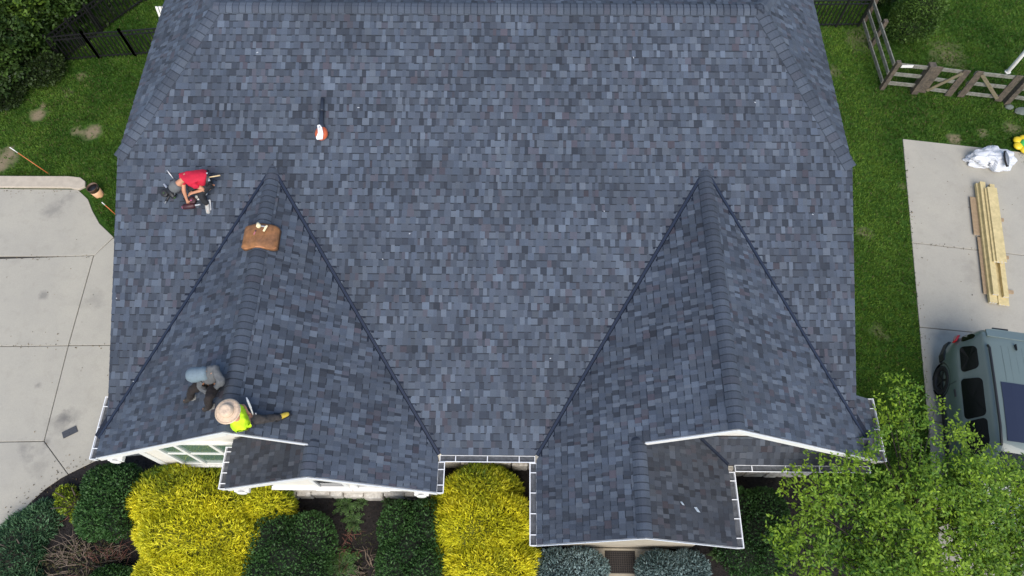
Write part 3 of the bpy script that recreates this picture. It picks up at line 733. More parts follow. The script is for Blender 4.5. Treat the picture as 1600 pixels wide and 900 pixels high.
m_ = MB(); m_.lathe(P, (0, 0, 1), [(.09, 0), (.09, .03), (.06, .04)], 14); m_.build('base', M_white, pp)
lc = thing('garden_chair', 'white slatted garden chair partly hidden behind the roof edge and black fence', 'chair', (-11.1, 17.2, 0))
cx, cy = -10.98, 17.1
for i in range(6):
    m_ = MB(); m_.beam((cx-.25+i*.1, cy+.25, .38), (cx-.25+i*.1, cy+.42, .98), .075, .02, (0, 1, .2)); m_.build('back_slat', M_white, lc)
    m_ = MB(); m_.beam((cx-.3, cy-.3+i*.1, .38), (cx+.3, cy-.3+i*.1, .38), .08, .02); m_.build('seat_slat', M_white, lc)
for dx in (-.27, .27):
    for dy in (-.28, .25):
        m_ = MB(); m_.box((cx+dx-.025, cy+dy-.025, 0), (cx+dx+.025, cy+dy+.025, .55 if dy < 0 else .37)); m_.build('leg', M_white, lc)
    m_ = MB(); m_.box((cx+dx-.05, cy-.33, .551), (cx+dx+.05, cy+.3, .575)); m_.build('armrest', M_white, lc)

# ------------------------------------------------------------------ small things on the ground
bp = at(156, 305); bk_ = thing('bucket', 'tan and brown plastic bucket with black inside on the grass by the driveway', 'bucket', bp)
ax = Vector((-.10, .06, 1)).normalized(); m_ = MB(); M_tanp = mat('tan_plastic', (.62, .36, .20), .45, var=.12, vscale=4); M_brn = mat('brown_plastic', (.11, .062, .038), .55, var=.3, vscale=8)
m_.lathe(bp, ax, [(.0, .004), (.125, .0), (.128, .02), (.148, .26)], 24); m_.build('bucket_body', M_tanp, bk_, smooth=True)
m_ = MB(); m_.lathe(bp, ax, [(.1485, .255), (.152, .37), (.158, .375), (.158, .385), (.148, .385), (.144, .25), (.12, .06), (0, .055)], 24); m_.build('rim_band', M_brn, bk_, smooth=True)
m_ = MB(); m_.lathe(bp, ax, [(.145, .33), (.140, .18), (.115, .058), (0, .057)], 24); m_.build('liner', M_blackplastic, bk_, smooth=True)
m_ = MB(); c_ = bp+ax*.36; m_.tube([c_+Vector((.155*math.cos(a), .155*math.sin(a), -.02-.12*math.sin(a) if False else -.06*abs(math.sin(a)))) for a in np.linspace(-.3, math.pi+.3, 14)], .005, 6); m_.build('handle', mat('wire', (.3, .3, .3), .4, metal=.8), bk_)
M_orange = mat('orange_fibreglass', (.55, .16, .05), .5); 
def stake(base, tip, label):
    b0 = Vector(base); t0 = Vector(tip); r_ = thing('marker_stake', label, 'stake', b0, 'orange driveway marker stakes')
    q = b0.lerp(t0, .8); m_ = MB(); m_.tube([b0, q], .012, 8); m_.build('rod', M_orange, r_, smooth=True)
    m_ = MB(); m_.tube([q, t0], .0135, 8); m_.build('white_tip', M_white, r_, smooth=True)
stake(at(77, 272, .0), at(15, 230, .85), 'long orange marker stake with white tip leaning over the lawn behind the driveway kerb')
stake(at(184, 338, .0), at(159, 316, .55), 'short orange marker stake with white tip leaning in the grass below the bucket')
pc_ = at(109, 675, .05); ls = thing('shingle_scrap', 'dark grey rectangular shingle scrap lying flat on the left driveway', 'scrap', pc_)
m_ = MB(); u_ = Vector((.87, .50, 0)); v__ = Vector((-.5, .87, 0))
m_.prism([pc_+u_*a+v__*b__+Vector((0, 0, -.008)) for a, b__ in ((-.17, -.085), (.17, -.085), (.17, .085), (-.17, .085))], (0, 0, .012)); m_.build('strip', mat('scrap_shingle', (.055, .06, .07), .9, var=.3, vscale=30), ls)
m_ = MB(); m_.prism([pc_+u_*a+v__*b__+Vector((0, 0, .0045)) for a, b__ in ((-.17, -.08), (-.01, -.08), (-.01, .0), (-.17, .0))], (0, 0, .006)); m_.build('tab', mat('scrap_shingle', (.06, .06, .07)), ls)

# lumber stack on the pad
lum = (Vector((12.62, 7.98, 0))-Vector((13.02, 11.75, 0)))
P0 = at(1530, 287, .15); P1 = at(1553, 478, .15); dl = (P1-P0).normalized(); sl = Vector((-dl.y, dl.x, 0)); sl = sl if sl.x > 0 else -sl
def board(x, z, y0, ln, wd_, th, label, m=M_pine, sk=0.):
    """x across, y0 start along, z bottom"""
    a = P0*1; a.z = 0; x *= 1.42; wd_ *= 1.42; o = a+sl*x+dl*y0; o.z = z; r_ = thing('lumber_board', label, 'board', o, 'boards of the lumber stack on the pad')
    d2 = (dl+sl*sk).normalized(); s2 = Vector((-d2.y, d2.x, 0)); s2 = s2 if s2.x > 0 else -s2
    m_ = MB(); m_.beam(o+Vector((0, 0, th/2)), o+d2*ln+Vector((0, 0, th/2)), wd_, th); q = m_.build('plank', m, r_, bevel=.004)
    e_ = MB()
    for k in range(3):
        c_ = o+d2*(ln+.001); e_.beam(c_+s2*(-wd_/2+wd_*(k+.5)/3)+Vector((0, 0, th*.2)), c_+s2*(-wd_/2+wd_*(k+.5)/3)+Vector((0, 0, th*.8)), wd_*.22, .003, d2)
    e_.build('end_grain', mat('end_grain', (.30, .22, .09), .8, var=.3, vscale=30), r_)
M_brownw = mat('brown_wood', (.33, .235, .14), .8, var=.2, vscale=6, bump=.3, bscale=50)
for k, yy in enumerate((1.05, 2.25, 3.3)):
    o = P0+dl*yy; a = Vector((o.x, o.y, .035)); r_ = thing('bearer', ('far', 'middle', 'near')[k]+' cross bearer of brown wood under the lumber stack', 'timber', a, 'bearers under the lumber')
    m_ = MB(); m_.beam(a-sl*.12+Vector((0, 0, .024)), a+sl*.60+Vector((0, 0, .024)), .09, .045); m_.build('block', M_brownw, r_, bevel=.004)
    m_ = MB(); m_.beam(a+sl*.6005+Vector((0, 0, .024)), a+sl*.603+Vector((0, 0, .024)), .08, .038); m_.build('end_grain', mat('end_grain'), r_)
board(-.13, .082, .45, 1.25, .12, .02, 'short brown board at the left edge of the lumber stack, far half', M_brownw)
board(-.10, .082, 1.75, 1.75, .07, .02, 'narrow brown board at the left edge of the lumber stack, near half', M_brownw)
board(.0, .082, .0, 3.75, .14, .09, 'long pale pine beam, bottom left of the lumber stack')
board(.2, .082, .06, 3.70, .19, .04, 'pale pine board, bottom middle of the lumber stack')
board(.02, .174, .0, 3.55, .10, .09, 'long pale pine beam, upper left of the lumber stack')
board(.22, .125, .0, 3.55, .09, .09, 'long pale pine beam, right side of the lumber stack')
board(.12, .27, .25, 2.35, .19, .04, 'short wide pine board second from the top of the lumber stack')
board(.15, .312, .22, 2.37, .18, .04, 'short wide knotty pine board on top of the lumber stack', sk=.004)

# plastic bundle and grey lid
pl_ = at(1545, 250, .1); pk = thing('plastic_bundle', 'crumpled clear white plastic sheeting lying on the far corner of the pad', 'plastic sheet', pl_)
bm = bmesh.new(); bmesh.ops.create_icosphere(bm, subdivisions=5, radius=1); r_ = random.Random(5); ph = [Vector((r_.gauss(0, 1), r_.gauss(0, 1), r_.gauss(0, 1)))*r_.choice((2, 3.5, 6, 10, 14)) for _ in range(16)]; po = [r_.uniform(0, 6) for _ in ph]
m_ = MB(); vs = []
for v in bm.verts:
    c = v.co; k = sum(abs(math.sin(c.dot(p)+o))/p.length for p, o in zip(ph, po))*.58
    q = Vector((c.x*.42*(.72+k), c.y*.215*(.75+k)*(1.15 if c.x > 0 else .8), max(c.z*.22*(.55+k*1.1), -.085)))
    vs.append(pl_+q+Vector((.0, 0, .025)))
m_.add(vs, [tuple(x.index for x in f.verts) for f in bm.faces]); bm.free()
M_film = mat('plastic_film', (.78, .80, .84), .22, var=.08, vscale=6, transl=.3, coat=.3); m_.build('sheet', M_film, pk)
m_ = MB()
for k in range(7):
    a = r_.uniform(0, 6.28); c = pl_+Vector((math.cos(a)*.38, math.sin(a)*.2, .0)); m_.tube([c+Vector((r_.uniform(-.15, .15), r_.uniform(-.1, .1), r_.uniform(.02, .16))) for _ in range(4)], [.02, .04, .03, .01], 5)
m_.build('fold', M_film, pk, smooth=True).__setitem__('kind', 'stuff')
gl = at(1573, 248, .47); gi = thing('grey_lid', 'dark grey oval plastic lid with black rim leaning on the white plastic sheeting', 'lid', gl)
axl = Vector((.6, -.25, .75)).normalized(); M_gp = mat('grey_plastic', (.13, .145, .17), .4, var=.1)
m_ = MB(); m_.lathe(gl, axl, [(0, .05), (.10, .045), (.17, .02), (.19, 0), (.19, -.03), (0, -.031)], 24, sx=.55, sy=1.15, xdir=(1, .2, 0)); m_.build('shell', M_gp, gi, smooth=True)
m_ = MB(); m_.lathe(gl, axl, [(.185, .012), (.20, .01), (.20, -.035), (.185, -.036)], 24, sx=.55, sy=1.15, xdir=(1, .2, 0)); m_.build('rim', M_blackplastic, gi)
ty = at(1600, 226, .1); tb = thing('toy', 'yellow petal-shaped plastic toy with green middle on the lawn at the right edge', 'toy', ty)
M_y = mat('yellow_plastic', (.75, .55, .02), .4); m_ = MB()
for k in range(6):
    a = k*math.pi/3+.3; m_.blob(ty+Vector((math.cos(a)*.2, math.sin(a)*.2, .02)), (.14, .14, .07), 2)
m_.build('petals', M_y, tb, smooth=True)
m_ = MB(); m_.blob(ty+Vector((0, 0, .06)), (.15, .15, .07), 2); m_.build('middle', mat('green_plastic', (.06, .42, .08), .4), tb, smooth=True)
st_ = at(1592, 172, .03); so_ = thing('flat_stone', 'flat grey-green stone slab in the dirt beside the gate', 'stone', st_)
m_ = MB(); m_.blob(st_+Vector((.1, -.05, .01)), (.26, .14, .04), 3, .1, 3); m_.build('slab_stone', mat('grey_green_stone', (.12, .14, .125), .9, var=.3, vscale=5), so_, smooth=True)
m_ = MB(); m_.blob(st_+Vector((-.25, .12, .0)), (.14, .1, .05), 2, .1, 4); m_.build('chip', mat('grey_green_stone'), so_, smooth=True)

# ------------------------------------------------------------------ car (local: x forward, y left, z up)
def make_car():
    fwd = ld.copy(); lf = Vector((-fwd.y, fwd.x, 0)); C0 = Vector((10.33, 5.82, .04))+(-1)*Vector((0, 0, 0)); 
    lf = Vector((0, 0, 1)).cross(fwd); base = C0+lf*.94
    root = thing('parked_car', 'grey-green compact SUV with black roof panel and roof rails parked on the right pad', 'car', base)
    def T(x, y, z): return base+fwd*x+lf*y+Vector((0, 0, z))
    M_paint = mat('grey_green_paint', (.125, .165, .158), .3, coat=.6, spec=.5); M_tyre = mat('tyre_rubber', (.013, .013, .014), .8); M_trim = mat('black_trim', (.016, .016, .018), .5)
    M_cg = mat('car_glass', (.006, .007, .008), .12, spec=.25); M_pano = mat('roof_glass', (.022, .027, .05), .12, spec=.6)
    # stations: x, half-width sill, belt, z belt, roof half width, z roof, hood?
    st = [(-.95, .56, .60, .92, .54, .98), (-.93, .70, .72, 1.0, .60, 1.32), (-.86, .80, .82, 1.06, .60, 1.66), (-.72, .88, .885, 1.08, .61, 1.735), (-.52, .92, .925, 1.09, .62, 1.75), (-.3, .93, .94, 1.09, .625, 1.765),
          (.3, .93, .94, 1.08, .63, 1.79), (.9, .93, .94, 1.07, .635, 1.795), (1.5, .93, .94, 1.06, .63, 1.775), (1.95, .93, .94, 1.05, .60, 1.735), (2.35, .93, .94, 1.04, .62, 1.40), (2.7, .93, .93, 1.03, .66, 1.10),
          (3.0, .92, .90, 1.01, .62, 1.05), (3.35, .88, .84, .93, .56, .98), (3.5, .76, .72, .80, .5, .84)]
    rows = []
    for x, ws, wb, zb, wr, zr in st:
        half = [(ws*.90, .24), (ws, .34), (ws+.012, .55), (wb+.012, .80), (wb, zb-.06), (wb-.035, zb), (wb-.035+(wr+.045-wb+.035)*.45, zb+(zr-zb)*.86*.45), (wr+.045, zb+(zr-zb)*.86), (wr, zr-.025), (wr*.82, zr), (wr*.4, zr+.014), (0, zr+.018)]
        rows.append([T(x, -y, z) for y, z in half]+[T(x, y, z) for y, z in reversed(half[:-1])])
    m_ = MB(); n = len(rows[0]); vs = [p for r in rows for p in r]
    fs = [(i*n+j, (i+1)*n+j, (i+1)*n+j+1, i*n+j+1) for i in range(len(rows)-1) for j in range(n-1)]
    fs += [tuple(range(n)), tuple((len(rows)-1)*n+j for j in reversed(range(n)))]
    fs += [(i*n, i*n+n-1, (i+1)*n+n-1, (i+1)*n) for i in range(len(rows)-1)]
    m_.add(vs, [tuple(reversed(f)) for f in fs]); body = m_.build('body', M_paint, root, smooth=True)
    bmm = bmesh.new(); bmm.from_mesh(body.data); bmesh.ops.recalc_face_normals(bmm, faces=bmm.faces); bmm.to_mesh(body.data); bmm.free()
    # wheel arches and wheels
    for x in (0, 2.67):
        for sy in (-1, 1):
            a = MB(); a.lathe(T(x, sy*.70, .375), lf*sy, [(.44, 0), (.44, .235), (.405, .255), (.405, .0)], 28); a.build('wheel_arch', M_trim, root)
            wl = MB(); wl.lathe(T(x, sy*.735, .365), lf*sy, [(.20, 0), (.33, .0), (.362, .03), (.365, .10), (.362, .20), (.33, .235), (.245, .23), (.235, .19)], 32); wo = wl.build('wheel', M_tyre, root, smooth=True)
            rm_ = MB(); rm_.lathe(T(x, sy*.735, .365), lf*sy, [(0, .17), (.225, .165), (.24, .21), (.245, .232), (.232, .215), (.22, .18)], 24)
            up = Vector((0, 0, 1))
            for k in range(5):
                a_ = k*2*math.pi/5; dd = fwd*math.cos(a_)+up*math.sin(a_); c = T(x, sy*.94, .365); rm_.beam(c+dd*.03, c+dd*.22, .055, .02, lf)
            rm_.lathe(T(x, sy*.735, .365), lf*sy, [(.06, .17), (.055, .225), (0, .23)], 12); rm_.build('rim', mat('dark_rim', (.016, .016, .018), .5, metal=.2), wo)
    # glass panels lie on the flank between belt and roof
    def flank(x, f, sy, off=.006):
        for i in range(len(st)-1):
            if st[i][0] <= x <= st[i+1][0]:
                k = (x-st[i][0])/(st[i+1][0]-st[i][0]); q = [u+(v-u)*k for u, v in zip(st[i], st[i+1])]; break
        _, ws, wb, zb, wr, zr = q; A_ = (wb-.035, zb); C_ = (wr+.045, zb+(zr-zb)*.86); B_ = tuple(u+(v-u)*.45 for u, v in zip(A_, C_))
        y, z = (A_[0]+(B_[0]-A_[0])*f/.45, A_[1]+(B_[1]-A_[1])*f/.45) if f < .45 else (B_[0]+(C_[0]-B_[0])*(f-.45)/.55, B_[1]+(C_[1]-B_[1])*(f-.45)/.55)
        return T(x, sy*(y+off), z+off*.5)
    def side_window(x0, x1, f0, f1, sy, name, cutb=0, cutf=0):
        m_ = MB(); rx, rf = min(.10, (x1-x0)*.3), .16; pts = []
        for cx2, cf2, a0 in ((1, 1, 0), (0, 1, 90), (0, 0, 180), (1, 0, 270)):
            for q in range(6):
                an = R(a0+90*q/5); u = (x1-rx if cx2 else x0+rx)+rx*math.cos(an); v = (f1-rf if cf2 else f0+rf)+rf*math.sin(an)
                k = (v-f0)/(f1-f0); mid = (x0+x1)/2; u += (cutb*k if u < mid else -cutf*k); pts.append(flank(u, v, sy))
        cen = sum(pts, Vector())/len(pts); n_ = len(pts); fs = [(i, (i+1) % n_, n_) for i in range(n_)]
        if sy > 0: fs = [tuple(reversed(f)) for f in fs]
        m_.add(pts+[cen], fs); o = m_.build(name, M_cg, root); sd_ = o.modifiers.new('t', 'SOLIDIFY'); sd_.thickness = .012; sd_.offset = 0
        return o
    for sy in (-1, 1):
        side_window(-.90, -.70, .14, .78, sy, 'rear_quarter_glass', .08, .0)
        side_window(-.58, .08, .10, .80, sy, 'side_window', .10, .02)
        side_window(.22, 1.20, .04, .86, sy, 'side_window', .10, .0)
        side_window(1.25, 2.25, .04, .86, sy, 'side_window', .0, .42)
        for xs_, zs_ in (((.24, 1.24, 2.3), None),):
            for x in xs_:
                m_ = MB(); w0 = .94; m_.tube([T(x, sy*(w0+.012), .38), T(x, sy*(w0+.022), .6), T(x, sy*(w0+.022), .8), T(x, sy*(w0+.006), 1.0)], .004, 5); m_.build('door_seam', M_trim, root)
        for x in (.42, 1.42):
            m_ = MB(); m_.beam(T(x, sy*.972, .93), T(x+.19, sy*.972, .935), .03, .035); m_.build('door_handle', M_paint if False else M_trim, root, bevel=.01)
        m_ = MB(); m_.beam(T(.5, sy*.945, .33), T(2.2, sy*.945, .33), .05, .14); m_.build('sill_cladding', M_trim, root, bevel=.02)
        m_ = MB(); m_.tube([T(-.42, sy*.60, 1.775), T(-.34, sy*.60, 1.83), T(.6, sy*.605, 1.855), T(1.5, sy*.60, 1.845), T(1.84, sy*.585, 1.79), T(1.9, sy*.58, 1.75)], .028, 8); m_.build('roof_rail', M_trim, root, smooth=True)
        m_ = MB(); m_.prism([T(-.93, sy*.86, .96), T(-.74, sy*.945, .98), T(-.76, sy*.94, 1.10), T(-.92, sy*.84, 1.10)], lf*(-sy)*.06); m_.build('tail_light', mat('tail_light_red', (.25, .008, .012), .15, coat=.5), root, bevel=.01)
        m_ = MB(); m_.blob(T(2.05, sy*1.03, 1.10), (.09, .12, .09), 2); m_.beam(T(2.07, sy*.9, 1.06), T(2.06, sy*.98, 1.08), .05, .04); m_.build('wing_mirror', M_trim, root, smooth=True)
    # rear bumper cladding, spoiler, rear window, wiper
    m_ = MB(); m_.prism([T(-.97, y, .38) for y in ()] or [T(-.96, -.80, .36), T(-.96, .80, .36), T(-.62, .955, .36), T(-.45, .955, .36), T(-.45, .90, .36), T(-.86, .74, .36), T(-.86, -.74, .36), T(-.45, -.90, .36), T(-.45, -.955, .36), T(-.62, -.955, .36)], (0, 0, .24)); m_.build('rear_bumper', M_trim, root, bevel=.02)
    m_ = MB(); m_.prism([T(-.945, -.62, 1.16), T(-.945, .62, 1.16), T(-.885, .58, 1.60), T(-.885, -.58, 1.60)], fwd*.03); m_.build('rear_window', M_cg, root, bevel=.02)
    m_ = MB(); m_.prism([T(-.86, -.56, 1.68), T(-.89, -.40, 1.69), T(-.89, .40, 1.69), T(-.86, .56, 1.68), T(-.66, .58, 1.745), T(-.66, -.58, 1.745)], (0, 0, .03)); m_.build('spoiler', M_paint, root, bevel=.012)
    m_ = MB(); m_.beam(T(-.945, -.34, 1.60), T(-.945, .0, 1.62), .05, .03); m_.build('wiper', M_trim, root)
    m_ = MB(); nx = 8; g_ = [(x, y) for x in np.linspace(.45, 1.78, nx) for y in (-.44, -.2, .2, .44)]
    def zr_(x): return np.interp(x, [s[0] for s in st], [s[5] for s in st])
    vs = [T(x, y, zr_(x)+.024-(abs(y) > .3)*.010) for x, y in g_]; m_.add(vs, [(i*4+j, i*4+j+1, (i+1)*4+j+1, (i+1)*4+j) for i in range(nx-1) for j in range(3)])
    o = m_.build('roof_glass', M_pano, root); sd_ = o.modifiers.new('t', 'SOLIDIFY'); sd_.thickness = .012; sd_.offset = 0
    for y in (-.3, -.15, 0, .15, .3):
        m_ = MB(); m_.tube([T(-.45, y, zr_(-.45)+.014), T(0, y, zr_(0)+.015), T(.4, y, zr_(.4)+.012)], .008, 5); m_.build('roof_ridge', M_paint, root)
    m_ = MB(); m_.prism([T(-.52, -.015, 1.77), T(-.52, .015, 1.77), T(-.36, .0, 1.79)], (0, 0, .07)); m_.build('antenna_fin', M_trim, root, bevel=.006)
    m_ = MB(); m_.prism([T(2.02, -.56, 1.705), T(2.02, .56, 1.705), T(2.62, .66, 1.16), T(2.62, -.66, 1.16)], Vector((0, 0, .012))+fwd*.012); m_.build('windscreen', M_cg, root)
    for sy in (-1, 1):
        m_ = MB(); m_.blob(T(3.36, sy*.62, .78), (.10, .16, .08), 2); m_.build('headlight', mat('lamp_glass', (.7, .7, .7), .1), root, smooth=True)
    m_ = MB(); m_.box((0, 0, 0), (.001, .001, .001)) if False else m_.beam(T(3.5, -.5, .55), T(3.5, .5, .55), .05, .2); m_.build('grille', M_trim, root)
    return root
make_car()
# ------------------------------------------------------------------ people and tools on the roof
def s_main(x, y): return zmain(y)
def s_left(x, y): return zgab(GL, x)
def J(px, py, h, surf):
    """point h above a roof surface, seen at a pixel of the photograph"""
    d = _F + _X*((px-800)/CAM_F) + _Y*((450-py)/CAM_F); lo, hi = 5., 30.
    for _ in range(50):
        mid = (lo+hi)/2; p = CP+d*mid
        if p.z > surf(p.x, p.y)+h: lo = mid
        else: hi = mid
    return CP+d*lo
def skin(name, nodes, edges, m, parent, sub=2, root=0, fold=0.):
    """nodes: list of (point, radius); one continuous surface grown round a skeleton"""
    o0 = origin(parent); me = bpy.data.meshes.new('t'); me.from_pydata([tuple(Vector(p)-o0) for p, r in nodes], edges, [])
    t = bpy.data.objects.new('t', me); COL.objects.link(t); t.modifiers.new('skin', 'SKIN'); t.modifiers.new('sub', 'SUBSURF').levels = sub
    for v, (p, r) in zip(me.skin_vertices[0].data, nodes):
        v.radius = r if isinstance(r, tuple) else (r, r); v.use_root = False
    me.skin_vertices[0].data[root].use_root = True
    dg = bpy.context.evaluated_depsgraph_get(); ev = t.evaluated_get(dg); m2 = bpy.data.meshes.new_from_object(ev)
    bpy.data.objects.remove(t); bpy.data.meshes.remove(me); m2.name = name; m2.materials.clear(); m2.materials.append(m)
    if fold:
        co = np.zeros(len(m2.vertices)*3); m2.vertices.foreach_get('co', co); co = co.reshape(-1, 3); no = np.zeros(len(m2.vertices)*3); m2.vertices.foreach_get('normal', no); no = no.reshape(-1, 3)
        co += no*(fold*(wob(co, 22, len(co) % 97)+.6*wob(co, 48, 5)))[:, None]; m2.vertices.foreach_set('co', co.ravel()); m2.update()
    m2.polygons.foreach_set('use_smooth', [True]*len(m2.polygons)); return link(name, m2, parent)
def person(label, K, mats, shirt='tee', big=1.):
    """K: joint name -> point. builds a skinned body, clothes, shoes, head cover"""
    root = thing('person', label, 'person', K['pelvis']*1.0)
    nodes, edges, idx = [], [], {}
    def nd(n, p, r, par=None):
        idx[n] = len(nodes); nodes.append((p, r))
        if par: edges.append((idx[par], idx[n]))
    P = K; up = (P['neck']-P['pelvis']).normalized(); look = (P['look']-P['head']).normalized()
    nd('pelvis', P['pelvis'], .125); nd('spine', P['pelvis'].lerp(P['chest'], .5), .12, 'pelvis'); nd('chest', P['chest'], .135, 'spine')
    nd('neck', P['neck'], .055, 'chest'); hd = (P['head']-P['neck']).normalized()
    nd('jaw', P['head']-hd*.05+look*.015, .075, 'neck'); nd('skull', P['head']+hd*.02, .092, 'jaw'); nd('crown', P['head']+hd*.09, .065, 'skull')
    nd('nose', P['head']+look*.105-hd*.01, .016, 'jaw')
    sidev = hd.cross(look).normalized()
    for s_ in 'LR':
        k = 1 if s_ == 'L' else -1
        nd('sh'+s_, P['sh'+s_], .062, 'chest'); nd('el'+s_, P['el'+s_], .042, 'sh'+s_); nd('wr'+s_, P['ha'+s_].lerp(P['el'+s_], .16), .027, 'el'+s_)
        f = (P['ha'+s_]-P['el'+s_]).normalized(); q = f.cross(Vector((0, 0, 1))).normalized(); dn = q.cross(f).normalized()
        if dn.z > 0: dn = -dn
        pm_ = P['ha'+s_]; nd('pa'+s_, pm_, (.036, .02), 'wr'+s_)
        for j, (off, ln_) in enumerate(((-.030, .062), (-.010, .075), (.010, .072), (.030, .055))):
            a = pm_+f*.035+q*off; b_ = a+f*ln_*.5+dn*.008; c = b_+f*ln_*.28+dn*.03
            nd('f%s%da' % (s_, j), a, .0095, 'pa'+s_); nd('f%s%db' % (s_, j), b_, .009, 'f%s%da' % (s_, j)); nd('f%s%dc' % (s_, j), c, .008, 'f%s%db' % (s_, j))
        a = pm_-f*.01+q*.04*k; nd('th%sa' % s_, a, .012, 'pa'+s_); nd('th%sb' % s_, a+f*.04+q*.018*k+dn*.012, .010, 'th%sa' % s_)
        nd('hip'+s_, P['hip'+s_], .092, 'pelvis'); nd('kn'+s_, P['kn'+s_], .062, 'hip'+s_); nd('an'+s_, P['an'+s_], .04, 'kn'+s_); nd('to'+s_, P['to'+s_], .034, 'an'+s_)
    body = skin('body', nodes, edges, mats['skin'], root, 2)
    # shirt: torso and sleeves
    L_, E_ = [], []; ix = {}
    def c(n, p, r, par=None):
        ix[n] = len(L_); L_.append((p, r))
        if par: E_.append((ix[par], ix[n]))
    c('pelvis', P['pelvis'].lerp(P['chest'], .02), .165*big); c('spine', P['pelvis'].lerp(P['chest'], .5), .165*big, 'pelvis'); c('chest', P['chest'], .178*big, 'spine'); c('neck', P['chest'].lerp(P['neck'], .92), .082, 'chest')
    sl_ = {'tee': .62, 'long': 1.0}[shirt]
    for s_ in 'LR':
        c('sh'+s_, P['sh'+s_], .085, 'chest')
        if shirt == 'tee': c('sl'+s_, P['sh'+s_].lerp(P['el'+s_], .62), .075, 'sh'+s_)
        else: c('el'+s_, P['el'+s_], .074, 'sh'+s_); c('wr'+s_, P['ha'+s_].lerp(P['el'+s_], .2), .052, 'el'+s_)
    so = skin('shirt', L_, E_, mats['shirt'], root, 3, fold=.014)
    # trousers
    L_, E_ = [], []; ix = {}
    c('pelvis', P['pelvis'], .148)
    c('waist', P['pelvis'].lerp(P['chest'], .2), .13, 'pelvis')
    for s_ in 'LR':
        c('hip'+s_, P['hip'+s_], .108, 'pelvis'); c('th'+s_, P['hip'+s_].lerp(P['kn'+s_], .5), .098, 'hip'+s_); c('kn'+s_, P['kn'+s_], .082, 'th'+s_); c('ca'+s_, P['kn'+s_].lerp(P['an'+s_], .55), .07, 'kn'+s_); c('an'+s_, P['an'+s_].lerp(P['kn'+s_], -.06), .06, 'ca'+s_)
    skin('trousers', L_, E_, mats['trousers'], root, 3, fold=.011)
    for s_ in 'LR':
        f = (P['to'+s_]-P['an'+s_]); fl = f.normalized(); u_ = Vector((0, 0, 1)); u_ = (u_-fl*u_.dot(fl)).normalized()
        sh_ = skin('shoe', [(P['an'+s_]-fl*.06-u_*.01, .046), (P['an'+s_]+fl*.02-u_*.005, .052), (P['an'+s_].lerp(P['to'+s_], .6)-u_*.008, .048), (P['to'+s_]+fl*.03-u_*.014, .04)], [(0, 1), (1, 2), (2, 3)], mats['shoe'], root, 2)
        m_ = MB(); m_.beam(P['an'+s_]-fl*.10-u_*.052, P['to'+s_]+fl*.07-u_*.052, .098, .022, u_); m_.build('sole', mats['sole'], sh_, bevel=.01)
    return root, hd, look
# the worker in the red shirt, crouching over a nailer
K = {k: J(*v, s_main) for k, v in dict(pelvis=(327, 279, .36), chest=(299, 275, .52), neck=(285, 281, .50), head=(275, 291, .40), look=(274, 301, .22),
     shL=(301, 287, .49), elL=(319, 296, .36), haL=(299, 302, .28), shR=(286, 275, .47), elR=(287, 298, .34), haR=(293, 315, .14),
     hipL=(326, 285, .32), knL=(313, 304, .24), anL=(324, 320, .08), toL=(325, 332, .045), hipR=(322, 277, .32), knR=(296, 297, .18), anR=(314, 303, .07), toR=(306, 308, .045)).items()}
red, hd, look = person('person in a red T-shirt and black trousers kneeling over a nail gun on the roof', K, dict(skin=M_skin, shirt=mat('red_cotton', (.50, .008, .035), .8, var=.12, vscale=9, bump=.5, bscale=14), trousers=mat('black_cotton', (.016, .017, .02), .9, var=.3, vscale=9, bump=.4, bscale=16), shoe=mat('grey_canvas', (.40, .39, .36), .8, var=.2), sole=M_white), big=1.12)
M_capgrey = mat('grey_cap_cloth', (.12, .125, .13), .85, var=.1)
m_ = MB(); cx_ = K['head']+hd*.05; m_.lathe(cx_-hd*.03-look*.01, hd, [(.098, -.10), (.112, -.06), (.116, 0), (.115, .03), (.098, .085), (.055, .115), (0, .122)], 20); m_.build('cap', M_capgrey, red, smooth=True)
m_ = MB(); sv = hd.cross(look).normalized(); b0 = cx_+look*.09
m_.prism([b0-sv*.09, b0+look*.075-sv*.05, b0+look*.085+sv*.05, b0+sv*.09], hd*.008); m_.build('cap_brim', M_capgrey, red)
M_belt = mat('brown_leather', (.06, .035, .02), .7)
m_ = MB(); w_ = K['pelvis'].lerp(K['chest'], .12); tt = (K['chest']-K['pelvis']).normalized(); m_.lathe(w_-tt*.02, tt, [(.158, 0), (.166, .0), (.166, .045), (.158, .045)], 24); m_.build('tool_belt', M_blackplastic, red, smooth=False)
# hammer tucked in the belt
h0 = J(326, 277, .50, s_main); h1 = J(344, 274, .46, s_main); M_haft = mat('pale_wood_handle', (.60, .45, .25), .5, var=.1); M_steel = mat('bright_steel', (.55, .57, .6), .3, metal=.9, var=.1)
ham = thing('hammer', 'hammer with pale wooden handle tucked in the belt of the person in red', 'hammer', h0)
m_ = MB(); m_.tube([h0, h0.lerp(h1, .5), h1], [.011, .013, .015], 8); m_.build('handle', M_haft, ham, smooth=True)
ha_ = J(323, 270, .52, s_main); hb_ = J(327, 283, .50, s_main); m_ = MB(); m_.tube([ha_, ha_.lerp(hb_, .3), ha_.lerp(hb_, .35), ha_.lerp(hb_, .8), hb_], [.02, .02, .014, .016, .026], 8); m_.build('head', mat('painted_steel', (.6, .6, .6), .35, metal=.4), ham)
M_nail = mat('dark_red_plastic', (.05, .012, .016), .5); M_silver = mat('silver', (.6, .6, .62), .35, metal=.7); M_grn = mat('dull_green_plastic', (.05, .1, .03), .5); M_pink = mat('pink_plastic', (.5, .12, .25), .5)
